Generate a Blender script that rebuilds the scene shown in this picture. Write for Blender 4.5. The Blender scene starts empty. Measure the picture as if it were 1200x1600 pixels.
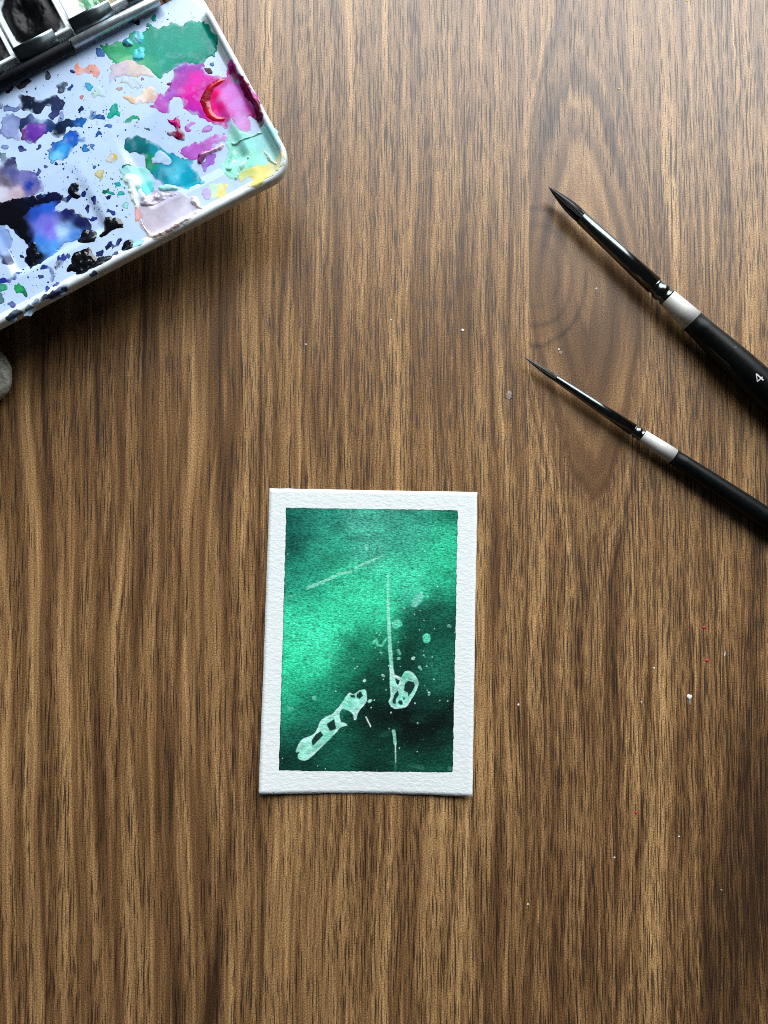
import bpy, math, random
import numpy as np

# ------------------------------------------------------------------ camera, light, exposure
scene = bpy.context.scene
COL = scene.collection
PITCH = math.radians(2.0)
CAM_D = 0.216                      # metres from lens to table centre
FPX = 1155.0                       # focal length in photo pixels (1200 x 1600 frame)
cam_data = bpy.data.cameras.new('camera')
cam_data.sensor_fit = 'VERTICAL'
cam_data.sensor_height = 36.0
cam_data.lens = 36.0 * FPX / 1600.0
cam_data.clip_start = 0.005
cam_data.clip_end = 20.0
cam = bpy.data.objects.new('camera', cam_data)
COL.objects.link(cam)
CAM = np.array([0.0, -CAM_D * math.sin(PITCH), CAM_D * math.cos(PITCH)])
cam.location = CAM
cam.rotation_euler = (PITCH, 0, 0)
scene.camera = cam

world = bpy.data.worlds.new('World')
scene.world = world
world.use_nodes = True
wbg = world.node_tree.nodes['Background']
wbg.inputs[0].default_value = (0.75, 0.85, 1.0, 1)
wbg.inputs[1].default_value = 0.035

def area(name, loc, target, sx, sy, power, col):
    l = bpy.data.lights.new(name, 'AREA')
    l.shape = 'RECTANGLE'; l.size = sx; l.size_y = sy
    l.energy = power; l.color = col
    o = bpy.data.objects.new(name, l)
    COL.objects.link(o)
    o.location = loc
    from mathutils import Vector
    o.rotation_euler = (Vector(target) - Vector(loc)).to_track_quat('-Z', 'Y').to_euler()
    return o
area('window_light', (0.26, 0.95, 0.66), (0, 0, 0), 1.4, 1.0, 38.0, (0.93, 0.97, 1.0))

vs = scene.view_settings
vs.view_transform = 'Standard'
vs.look = 'None'
vs.exposure = 0.0
vs.gamma = 1.0
vs.use_curve_mapping = False
scene.cycles.use_denoising = False
scene.cycles.max_bounces = 6
scene.cycles.pixel_filter_type = 'BLACKMAN_HARRIS'
scene.cycles.filter_width = 1.0

# ------------------------------------------------------------------ measuring helpers
RX = np.array([[1, 0, 0], [0, math.cos(PITCH), -math.sin(PITCH)], [0, math.sin(PITCH), math.cos(PITCH)]])

def at(px, py, z=0.0):
    """point at height z seen at photo position px, py (arrays allowed)"""
    px = np.asarray(px, float); py = np.asarray(py, float); z = np.asarray(z, float)
    d = np.stack([(px - 600) / FPX, -(py - 800) / FPX, -np.ones_like(px)], -1) @ RX.T
    t = (z - CAM[2]) / d[..., 2]
    return CAM + d * t[..., None]

def to_px(P):
    q = (np.asarray(P, float) - CAM) @ RX
    return 600 + FPX * q[..., 0] / -q[..., 2], 800 - FPX * q[..., 1] / -q[..., 2]

def lin(c):
    c = np.asarray(c, float) / 255.0
    return np.where(c <= 0.04045, c / 12.92, ((c + 0.055) / 1.055) ** 2.4)

def _hash(ix, iy, seed):
    h = (ix.astype(np.int64) * 374761393 + iy.astype(np.int64) * 668265263 + seed * 1442695041) & 0xFFFFFFFF
    h = ((h ^ (h >> 13)) * 1274126177) & 0xFFFFFFFF
    h = h ^ (h >> 16)
    return (h & 0xFFFFFF) / float(0xFFFFFF)

def vnoise(x, y, seed=0):
    x = np.asarray(x, float); y = np.asarray(y, float)
    x0 = np.floor(x); y0 = np.floor(y)
    fx = x - x0; fy = y - y0
    fx = fx * fx * (3 - 2 * fx); fy = fy * fy * (3 - 2 * fy)
    a = _hash(x0, y0, seed); b = _hash(x0 + 1, y0, seed)
    c = _hash(x0, y0 + 1, seed); d = _hash(x0 + 1, y0 + 1, seed)
    return (a * (1 - fx) + b * fx) * (1 - fy) + (c * (1 - fx) + d * fx) * fy - 0.5

def fbm(x, y, seed=0, oct=4):
    s = 0.0; a = 1.0; f = 1.0
    for k in range(oct):
        s = s + a * vnoise(x * f, y * f, seed + 17 * k)
        a *= 0.5; f *= 2.03
    return s

def smooth(e0, e1, x):
    t = np.clip((x - e0) / (e1 - e0), 0, 1)
    return t * t * (3 - 2 * t)

def chaikin(P, n=2):
    P = np.asarray(P, float)
    for _ in range(n):
        Q = np.roll(P, -1, 0)
        P = np.stack([0.8 * P + 0.2 * Q, 0.2 * P + 0.8 * Q], 1).reshape(-1, 2)
    return P

def sdist(X, Y, P):
    """signed distance to a closed outline, positive inside"""
    x = X.ravel(); y = Y.ravel()
    dmin = np.full(x.shape, 1e9); inside = np.zeros(x.shape, bool)
    n = len(P)
    for i in range(n):
        x1, y1 = P[i]; x2, y2 = P[(i + 1) % n]
        ex, ey = x2 - x1, y2 - y1
        L = ex * ex + ey * ey + 1e-12
        t = np.clip(((x - x1) * ex + (y - y1) * ey) / L, 0, 1)
        dmin = np.minimum(dmin, (x - x1 - t * ex) ** 2 + (y - y1 - t * ey) ** 2)
        c = (y1 > y) != (y2 > y)
        if c.any():
            xi = x1 + (y - y1) * ex / (ey if abs(ey) > 1e-12 else 1e-12)
            inside ^= c & (x < xi)
    d = np.sqrt(dmin)
    return np.where(inside, d, -d).reshape(X.shape)

def sdline(X, Y, P):
    d = np.full(X.shape, 1e9); T = np.zeros(X.shape)
    n = len(P) - 1
    for i in range(n):
        x1, y1 = P[i][:2]; x2, y2 = P[i + 1][:2]
        ex, ey = x2 - x1, y2 - y1
        t = np.clip(((X - x1) * ex + (Y - y1) * ey) / (ex * ex + ey * ey + 1e-12), 0, 1)
        dd = np.hypot(X - x1 - t * ex, Y - y1 - t * ey)
        m = dd < d
        d = np.where(m, dd, d); T = np.where(m, (i + t) / n, T)
    return d, T

# ------------------------------------------------------------------ scene helpers
def empty(name, loc, label, cat, group=None):
    o = bpy.data.objects.new(name, None)
    o.empty_display_size = 0.01
    COL.objects.link(o)
    o.location = loc
    o['label'] = label; o['category'] = cat
    if group: o['group'] = group
    return o

def link_mesh(name, me, mat, parent=None, label=None, smooth_shade=True):
    o = bpy.data.objects.new(name, me)
    COL.objects.link(o)
    if mat: me.materials.append(mat)
    if parent is not None:
        o.parent = parent
    if label: o['label'] = label
    if smooth_shade:
        me.polygons.foreach_set('use_smooth', np.ones(len(me.polygons), bool))
    return o

def world_loc(o):
    p = np.zeros(3)
    while o is not None:
        p += np.array(o.location); o = o.parent
    return p

def build(name, V, F, mat, parent=None, label=None, smooth_shade=True, cols=None, attrs=None, uv=None):
    """one mesh object from world-space vertices and equally sized faces (array) or a list"""
    V = np.asarray(V, float)
    if parent is not None:
        V = V - world_loc(parent)
    me = bpy.data.meshes.new(name)
    if isinstance(F, np.ndarray):
        k = F.shape[1]
        me.vertices.add(len(V)); me.vertices.foreach_set('co', V.astype(np.float32).ravel())
        me.loops.add(F.size); me.loops.foreach_set('vertex_index', F.astype(np.int32).ravel())
        me.polygons.add(len(F))
        me.polygons.foreach_set('loop_start', (np.arange(len(F)) * k).astype(np.int32))
        me.update(calc_edges=True); me.validate()
    else:
        me.from_pydata([tuple(v) for v in V], [], F)
    if cols is not None:
        at_ = me.color_attributes.new('paint', 'FLOAT_COLOR', 'POINT')
        c = np.ones((len(V), 4), np.float32); c[:, :3] = cols
        at_.data.foreach_set('color', c.ravel())
    for k_, v_ in (attrs or {}).items():
        a_ = me.attributes.new(k_, 'FLOAT', 'POINT')
        a_.data.foreach_set('value', np.asarray(v_, np.float32).ravel())
    return link_mesh(name, me, mat, parent, label, smooth_shade)

def grid_faces(n, m, keep=None):
    """quads of an n x m vertex grid; keep: (n-1, m-1) mask"""
    i, j = np.meshgrid(np.arange(n - 1), np.arange(m - 1), indexing='ij')
    q = np.stack([i * m + j, (i + 1) * m + j, (i + 1) * m + j + 1, i * m + j + 1], -1)
    if keep is not None: q = q[keep]
    return q.reshape(-1, 4)

def compact(V, F, *arrs):
    used = np.unique(F)
    mp = np.full(len(V), -1); mp[used] = np.arange(len(used))
    return (V[used], mp[F]) + tuple(a[used] for a in arrs)

def box_mesh(lo, hi, frame=None, bevel=0.0):
    """vertices + faces of a box with chamfered vertical and top edges in a frame (O, ea, eb)"""
    (x0, y0, z0), (x1, y1, z1) = lo, hi
    b = bevel
    loops = []
    def ring(inset, z):
        c = b
        a0, a1, c0, c1 = x0 + inset, x1 - inset, y0 + inset, y1 - inset
        if c > 0:
            return [(a0 + c, c0, z), (a1 - c, c0, z), (a1, c0 + c, z), (a1, c1 - c, z), (a1 - c, c1, z), (a0 + c, c1, z), (a0, c1 - c, z), (a0, c0 + c, z)]
        return [(a0, c0, z), (a1, c0, z), (a1, c1, z), (a0, c1, z)]
    if b > 0:
        zs = [(b * 0.8, z0), (0, z0 + b), (0, z1 - b), (b * 0.3, z1 - b * 0.3), (b, z1)]
    else:
        zs = [(0, z0), (0, z1)]
    V = []; 
    for ins, z in zs: V += ring(ins, z)
    n = 8 if b > 0 else 4
    F = [tuple(range(n))[::-1]]
    for r in range(len(zs) - 1):
        for k in range(n):
            F.append((r * n + k, r * n + (k + 1) % n, (r + 1) * n + (k + 1) % n, (r + 1) * n + k))
    F.append(tuple((len(zs) - 1) * n + k for k in range(n)))
    V = np.array(V)
    if frame is not None:
        O, ea, eb = frame
        V = O + V[:, :1] * ea + V[:, 1:2] * eb + V[:, 2:3] * np.array([0, 0, 1.0])
    return V, F

def lathe(P0, P1, prof, seg=32, caps=True):
    """surface of revolution about the line P0-P1; prof: (distance along, radius)"""
    P0 = np.asarray(P0, float); P1 = np.asarray(P1, float)
    ax = (P1 - P0) / np.linalg.norm(P1 - P0)
    up = np.array([0, 0, 1.0]) - ax * ax[2]; up /= np.linalg.norm(up)
    sd = np.cross(ax, up)
    th = np.linspace(0, 2 * np.pi, seg, endpoint=False)
    V = []
    for t, r in prof:
        V.append(P0 + ax * t + r * (np.cos(th)[:, None] * up + np.sin(th)[:, None] * sd))
    V = np.concatenate(V); n = len(prof); F = []
    for i in range(n - 1):
        for k in range(seg):
            F.append((i * seg + k, i * seg + (k + 1) % seg, (i + 1) * seg + (k + 1) % seg, (i + 1) * seg + k))
    if caps:
        F.append(tuple(range(seg))[::-1]); F.append(tuple((n - 1) * seg + k for k in range(seg)))
    return V, F

# ------------------------------------------------------------------ node materials
class NT:
    def __init__(self, name):
        self.mat = bpy.data.materials.new(name)
        self.mat.use_nodes = True
        self.t = self.mat.node_tree
        self.b = self.t.nodes['Principled BSDF']
    def node(self, typ, ins=None, **props):
        n = self.t.nodes.new(typ)
        for k, v in props.items(): setattr(n, k, v)
        for k, v in (ins or {}).items(): self.set(n.inputs[k], v)
        return n
    def set(self, sock, v):
        if isinstance(v, bpy.types.NodeSocket): self.t.links.new(v, sock)
        elif v is not None:
            if hasattr(v, '__len__') and len(v) == 3 and sock.type == 'RGBA': v = (*v, 1)
            sock.default_value = v
    def m(self, op, a, b=None, c=None, clamp=False):
        n = self.node('ShaderNodeMath', {0: a}, operation=op, use_clamp=clamp)
        if b is not None: self.set(n.inputs[1], b)
        if c is not None: self.set(n.inputs[2], c)
        return n.outputs[0]
    def vec(self, x, y, z=0.0):
        return self.node('ShaderNodeCombineXYZ', {0: x, 1: y, 2: z}).outputs[0]
    def noise(self, v, scale=1.0, detail=2.0, rough=0.5, dist=0.0):
        return self.node('ShaderNodeTexNoise', {'Vector': v, 'Scale': scale, 'Detail': detail, 'Roughness': rough, 'Distortion': dist}).outputs[0]
    def ramp(self, f, lo, hi, a=0.0, b=1.0):
        return self.node('ShaderNodeMapRange', {0: f, 1: lo, 2: hi, 3: a, 4: b}, interpolation_type='SMOOTHSTEP').outputs[0]
    def mix(self, f, a, b, mode='MIX'):
        n = self.node('ShaderNodeMix', data_type='RGBA', blend_type=mode)
        self.set(n.inputs[0], f); self.set(n.inputs[6], a); self.set(n.inputs[7], b)
        return n.outputs[2]
    def attr(self, name):
        return self.node('ShaderNodeAttribute', attribute_name=name)
    def obj(self, k=1000.0):
        tc = self.node('ShaderNodeTexCoord').outputs['Object']
        s = self.node('ShaderNodeVectorMath', {0: tc, 3: k}, operation='SCALE').outputs[0]
        return s
    def bump(self, h, dist, strength=1.0):
        self.set(self.b.inputs['Normal'], self.node('ShaderNodeBump', {'Height': h, 'Distance': dist, 'Strength': strength}).outputs[0])
    def p(self, **kw):
        names = dict(base='Base Color', rough='Roughness', metal='Metallic', spec='Specular IOR Level', coat='Coat Weight', coat_rough='Coat Roughness', trans='Transmission Weight', ior='IOR', alpha='Alpha', sub='Subsurface Weight')
        for k, v in kw.items(): self.set(self.b.inputs[names[k]], v)
        return self.mat

def mat_wood():
    w = NT('walnut_laminate')
    o = w.obj()
    s = w.node('ShaderNodeSeparateXYZ', {0: o})
    X, Y = s.outputs[0], s.outputs[1]
    ring = w.attr('ring').outputs['Fac']
    tone = w.attr('tone').outputs['Fac']
    pore = w.attr('pore').outputs['Fac']
    warp = w.noise(w.vec(w.m('MULTIPLY', X, 0.08), w.m('MULTIPLY', Y, 0.014)), 1, 2)
    Xw = w.m('ADD', X, w.m('MULTIPLY', w.m('SUBTRACT', warp, 0.5), 3.5))
    band = w.noise(w.vec(w.m('MULTIPLY', ring, 0.16), w.m('MULTIPLY', Y, 0.006)), 1, 3, 0.55)
    lines = w.noise(w.vec(w.m('MULTIPLY', ring, 0.75), w.m('MULTIPLY', Y, 0.018), 3.1), 1, 2, 0.6)
    fibre = w.noise(w.vec(w.m('MULTIPLY', Xw, 2.6), w.m('MULTIPLY', Y, 0.045), 7.7), 1, 3, 0.65)
    t = w.m('ADD', 0.55, w.m('MULTIPLY', w.m('SUBTRACT', band, 0.5), 1.0))
    t = w.m('ADD', t, w.m('MULTIPLY', w.m('SUBTRACT', lines, 0.5), 0.8))
    t = w.m('ADD', t, w.m('MULTIPLY', w.m('SUBTRACT', fibre, 0.5), w.m('ADD', 0.75, w.m('MULTIPLY', pore, 0.35))))
    t = w.m('ADD', t, tone, clamp=True)
    cr = w.node('ShaderNodeValToRGB', {0: t})
    e = cr.color_ramp.elements
    e[0].position = 0.05; e[0].color = (0.050, 0.024, 0.010, 1)
    e[1].position = 0.95; e[1].color = (0.53, 0.322, 0.138, 1)
    m1 = e.new(0.42); m1.color = (0.165, 0.083, 0.032, 1)
    m2 = e.new(0.68); m2.color = (0.335, 0.188, 0.076, 1)
    col = cr.outputs[0]
    # pores: thin dark vertical nicks, crowding where the attribute says so
    clump = w.noise(w.vec(w.m('MULTIPLY', ring, 0.45), w.m('MULTIPLY', Y, 0.022), 11.0), 1, 2)
    dens = w.m('ADD', w.m('MULTIPLY', w.m('SUBTRACT', clump, 0.5), 1.9), w.m('ADD', 0.46, w.m('MULTIPLY', pore, 0.42)))
    broad = w.noise(w.vec(w.m('MULTIPLY', X, 0.035), w.m('MULTIPLY', Y, 0.012), 4.0), 1, 2)
    dens = w.m('ADD', dens, w.m('MULTIPLY', w.m('SUBTRACT', broad, 0.5), 1.1))
    pm = None
    for k, (cw, cl, wd) in enumerate(((1.05, 12.0, 0.155), (0.75, 7.0, 0.13), (1.35, 22.0, 0.15))):
        cx = w.m('DIVIDE', w.m('ADD', Xw, 100.0 + 3.7 * k), cw)
        ci = w.m('FLOOR', cx)
        fx = w.m('SUBTRACT', cx, ci)
        wn = w.node('ShaderNodeTexWhiteNoise', {'Vector': w.vec(ci, float(k), 0.5)}, noise_dimensions='3D')
        yy = w.m('ADD', w.m('DIVIDE', Y, cl), w.m('MULTIPLY', wn.outputs['Value'], 17.0))
        ri = w.m('FLOOR', yy)
        fy = w.m('SUBTRACT', yy, ri)
        wc = w.node('ShaderNodeTexWhiteNoise', {'Vector': w.vec(ci, ri, float(k) + 0.3)}, noise_dimensions='3D')
        sp_ = w.node('ShaderNodeSeparateColor', {0: wc.outputs['Color']})
        r1, r2, r3 = sp_.outputs[0], sp_.outputs[1], sp_.outputs[2]
        dx = w.m('MULTIPLY', w.m('ABSOLUTE', w.m('SUBTRACT', fx, w.m('ADD', 0.2, w.m('MULTIPLY', r1, 0.6)))), cw)
        ly = w.m('DIVIDE', w.m('ABSOLUTE', w.m('SUBTRACT', fy, 0.5)), w.m('ADD', 0.16, w.m('MULTIPLY', r2, 0.34)))
        hw = w.m('MULTIPLY', w.m('SUBTRACT', 1.0, w.m('MULTIPLY', ly, ly)), w.m('MULTIPLY', wd, w.m('ADD', 0.55, w.m('MULTIPLY', r2, 0.7))))
        on = w.ramp(w.m('SUBTRACT', dens, r3), 0.0, 0.12)
        mk = w.m('MULTIPLY', on, w.ramp(w.m('SUBTRACT', hw, dx), -0.05, 0.07))
        pm = mk if pm is None else w.m('MAXIMUM', pm, mk)
    col = w.mix(w.m('MULTIPLY', pm, 0.86), col, (0.012, 0.006, 0.004))
    # sandy embossed grain of the laminate
    sp = w.noise(o, 2.6, 2, 0.8)
    col = w.mix(1.0, col, w.node('ShaderNodeCombineColor', {0: w.ramp(sp, 0.3, 0.7, 0.42, 1.62), 1: w.ramp(sp, 0.3, 0.7, 0.42, 1.62), 2: w.ramp(sp, 0.3, 0.7, 0.42, 1.62)}).outputs[0], 'MULTIPLY')
    h = w.m('ADD', w.m('MULTIPLY', sp, 0.8), w.m('MULTIPLY', fibre, 0.5))
    w.bump(h, 0.00005, 0.4)
    return w.p(base=col, rough=w.ramp(pm, 0, 1, 0.35, 0.46), spec=0.6)

def mat_paper():
    w = NT('cold_press_paper')
    o = w.obj()
    s = w.node('ShaderNodeSeparateXYZ', {0: o})
    v = w.vec(w.m('MULTIPLY', s.outputs[0], 0.75), w.m('MULTIPLY', s.outputs[1], 1.25), s.outputs[2])
    n = w.noise(v, 0.95, 3, 0.55, 0.6)
    w.bump(n, 0.0005, 0.34)
    c = w.ramp(n, 0.3, 0.7, 0.0, 1.0)
    return w.p(base=w.mix(c, (0.74, 0.79, 0.78), (0.80, 0.84, 0.83)), rough=0.9, spec=0.2)

def mat_painting():
    w = NT('watercolour_wash')
    o = w.obj()
    s = w.node('ShaderNodeSeparateXYZ', {0: o})
    a = w.attr('paint')
    v = w.vec(w.m('MULTIPLY', s.outputs[0], 0.75), w.m('MULTIPLY', s.outputs[1], 1.25), s.outputs[2])
    n = w.noise(v, 0.95, 3, 0.55, 0.6)
    g = w.noise(w.vec(w.m('MULTIPLY', s.outputs[0], 0.8), w.m('MULTIPLY', s.outputs[1], 1.7)), 1.45, 4, 0.65, 0.8)
    f0 = w.ramp(g, 0.30, 0.72, 0.42, 1.75)
    op = w.attr('opaque').outputs['Fac']
    f = w.m('ADD', w.m('MULTIPLY', f0, w.m('SUBTRACT', 1.0, op)), op)
    fine = w.mix(1.0, a.outputs['Color'], w.node('ShaderNodeCombineColor', {0: f, 1: f, 2: f}).outputs[0], 'MULTIPLY')
    sp = w.ramp(w.noise(w.vec(s.outputs[0], s.outputs[1], 9.0), 3.0, 1), 0.70, 0.78)
    fine = w.mix(w.m('MULTIPLY', sp, 0.35), fine, (0.42, 0.70, 0.60))
    w.bump(w.m('ADD', n, w.m('MULTIPLY', g, 0.45)), 0.0005, 0.45)
    return w.p(base=fine, rough=0.75, spec=0.12)

def mat_paint(name, rough, coat=0.0, bump=0.00012, scale=1.6, spec=0.35):
    w = NT(name)
    o = w.obj()
    a = w.attr('paint')
    n = w.noise(o, scale, 3, 0.6, 0.5)
    f = w.ramp(n, 0.3, 0.7, 0.94, 1.06)
    c = w.mix(1.0, a.outputs['Color'], w.node('ShaderNodeCombineColor', {0: f, 1: f, 2: f}).outputs[0], 'MULTIPLY')
    w.bump(n, bump, 0.7)
    return w.p(base=c, rough=rough, spec=spec, coat=coat, coat_rough=0.08)

def mat_plain(name, base, rough, metal=0.0, spec=0.5, coat=0.0, var=0.08, scale=0.8, bump=0.0, stretch=(1, 1, 1)):
    w = NT(name)
    o = w.obj()
    v = w.node('ShaderNodeVectorMath', {0: o, 1: stretch}, operation='MULTIPLY').outputs[0]
    n = w.noise(v, scale, 4, 0.6)
    f = w.ramp(n, 0.3, 0.7, 1 - var, 1 + var)
    c = w.mix(1.0, base, w.node('ShaderNodeCombineColor', {0: f, 1: f, 2: f}).outputs[0], 'MULTIPLY')
    if bump: w.bump(n, bump, 0.6)
    return w.p(base=c, rough=w.ramp(n, 0.3, 0.7, rough * 0.9, rough * 1.15), metal=metal, spec=spec, coat=coat, coat_rough=0.1)

M = dict(
    wood=mat_wood(),
    paper=mat_paper(),
    painting=mat_painting(),
    wash=mat_paint('dried_wash', 0.24, 0.0, 0.000012, 1.6, 0.2),
    thick=mat_paint('thick_gouache', 0.25, 0.4, 0.00008, 1.0),
    black_lump=mat_paint('crusty_black_paint', 0.20, 0.4, 0.00005, 0.5, 0.35),
    cake=mat_paint('hard_paint_cake', 0.42, 0.0, 0.00004, 0.6, 0.15),
    enamel=mat_plain('white_enamel', (0.47, 0.62, 0.86), 0.30, coat=0.3, var=0.05, scale=0.12),
    rim_enamel=mat_plain('worn_white_enamel', (0.64, 0.70, 0.71), 0.33, coat=0.3, var=0.10, scale=0.4, bump=0.0001),
    steel=mat_plain('brushed_steel', (0.50, 0.57, 0.60), 0.34, metal=0.75, var=0.12, scale=0.5),
    clip_steel=mat_plain('spring_steel', (0.20, 0.25, 0.27), 0.28, metal=1.0, var=0.15, scale=0.5),
    dark_steel=mat_plain('paint_stained_steel', (0.004, 0.005, 0.008), 0.55, var=0.3, spec=0.10),
    plastic=mat_plain('white_plastic', (0.74, 0.79, 0.80), 0.38, var=0.06, scale=0.5),
    lacquer=mat_plain('black_lacquered_metal', (0.12, 0.135, 0.13), 0.20, metal=1.0, var=0.1),
    handle=mat_plain('matte_black_handle', (0.003, 0.004, 0.004), 0.36, spec=0.16, var=0.3, scale=1.4),
    silver=mat_plain('satin_silver_paint', (0.62, 0.62, 0.58), 0.5, var=0.07, scale=2.0, metal=0.05),
    hair=mat_plain('dark_brush_hair', (0.020, 0.021, 0.020), 0.40, var=0.5, scale=2.0, spec=0.4),
    hair_grey=mat_plain('grey_brown_brush_hair', (0.075, 0.066, 0.052), 0.40, var=0.5, scale=2.0, spec=0.5),
    mark=mat_plain('white_print', (0.80, 0.82, 0.80), 0.5, var=0.03),
    scratch=mat_plain('grey_scratch', (0.14, 0.13, 0.12), 0.6, var=0.1),
    towel=mat_plain('grey_paper_fibre', (0.42, 0.42, 0.36), 0.95, var=0.28, scale=0.9, bump=0.0006, spec=0.1),
    core=mat_plain('chipboard_core', (0.16, 0.10, 0.06), 0.8, var=0.2),
    red=mat_plain('red_paint_fleck', (0.60, 0.02, 0.05), 0.5),
    white=mat_plain('white_fleck', (0.72, 0.72, 0.70), 0.6),
    yellow=mat_plain('yellow_fleck', (0.55, 0.55, 0.08), 0.6),
    amber=mat_plain('dull_red_fleck', (0.28, 0.07, 0.05), 0.6),
    film=mat_plain('greyish_residue', (0.24, 0.185, 0.14), 0.6),
)

# ------------------------------------------------------------------ table
def axis(lo, hi, step, far):
    mid = np.arange(lo, hi + step * 0.5, step)
    out = np.geomspace(step * 2, far, 14).cumsum()
    out = out / out[-1] * far
    return np.concatenate([(lo - out)[::-1], mid, hi + out])

SEAM0, SEAM1 = at(827, 0), at(824, 1600)
def seam_x(y):
    return SEAM0[0] + (SEAM1[0] - SEAM0[0]) * (y - SEAM0[1]) / (SEAM1[1] - SEAM0[1])

LINES = [  # dark figure lines of the veneer: polyline in photo px, half width, strength
    ([(358, 250), (352, 400), (342, 600), (350, 800), (361, 1000), (368, 1200), (352, 1440), (322, 1610)], 13, 0.32),
    ([(238, 400), (246, 560), (251, 700), (253, 850), (248, 1000), (247, 1300)], 4, 0.24),
    ([(293, 560), (290, 700), (283, 850), (279, 1000), (272, 1150), (263, 1300), (258, 1620)], 4, 0.30),
    ([(150, 480), (153, 750), (151, 1000), (153, 1250), (150, 1600)], 5, 0.20),
    ([(190, 520), (196, 800), (189, 1050), (180, 1250), (183, 1600)], 4, 0.20),
    ([(116, 520), (122, 800), (115, 1050), (120, 1300), (111, 1450), (115, 1600)], 4, 0.20),
    ([(66, 540), (72, 800), (66, 1000), (62, 1250), (72, 1500), (80, 1600)], 4, 0.20),
    ([(22, 560), (30, 900), (24, 1200), (28, 1600)], 5, 0.18),
    ([(405, 300), (410, 600), (402, 900), (398, 1200), (412, 1420), (404, 1600)], 4, 0.22),
    ([(462, 0), (458, 300), (466, 600)], 4, 0.16), ([(520, 0), (524, 300), (520, 620)], 3, 0.18),
    ([(578, 40), (582, 400), (576, 760)], 4, 0.14), ([(640, 0), (648, 300), (640, 760)], 4, 0.14),
    ([(768, 0), (764, 400), (770, 800), (782, 1100), (770, 1400), (784, 1600)], 5, 0.15),
    ([(540, 1260), (548, 1450), (536, 1600)], 4, 0.15), ([(600, 1260), (596, 1450), (610, 1600)], 4, 0.15),
    ([(660, 1270), (652, 1430), (660, 1600)], 3, 0.13), ([(735, 1250), (748, 1420), (760, 1600)], 6, 0.16),
    ([(1017, 960), (1014, 1080), (1005, 1180), (1000, 1280), (994, 1380), (985, 1460), (968, 1540), (955, 1620)], 5, 0.34),
    ([(1080, 980), (1076, 1200), (1082, 1420), (1072, 1600)], 4, 0.16),
    ([(1130, 960), (1140, 1200), (1128, 1400)], 5, 0.20), ([(1172, 930), (1166, 1200), (1180, 1600)], 7, 0.16),
    ([(1022, 0), (1026, 160), (1028, 330), (1020, 440)], 5, 0.15), ([(1064, 0), (1066, 300), (1062, 440)], 3, 0.20),
    ([(1092, 0), (1094, 200), (1090, 470)], 3, 0.18), ([(1124, 0), (1128, 300), (1122, 500)], 3, 0.18),
    ([(1158, 0), (1160, 300), (1154, 540)], 3, 0.16), ([(1186, 0), (1184, 300), (1190, 600)], 4, 0.18),
    ([(1040, 540), (1052, 640)], 4, 0.15), ([(1098, 600), (1104, 700)], 4, 0.14),
    ([(826, 820), (824, 1000), (822, 1150)], 6, 0.14), ([(830, 1150), (832, 1350), (828, 1600)], 4, 0.22),
    ([(955, 130), (955, 290), (952, 380)], 4, 0.12),
]

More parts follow.
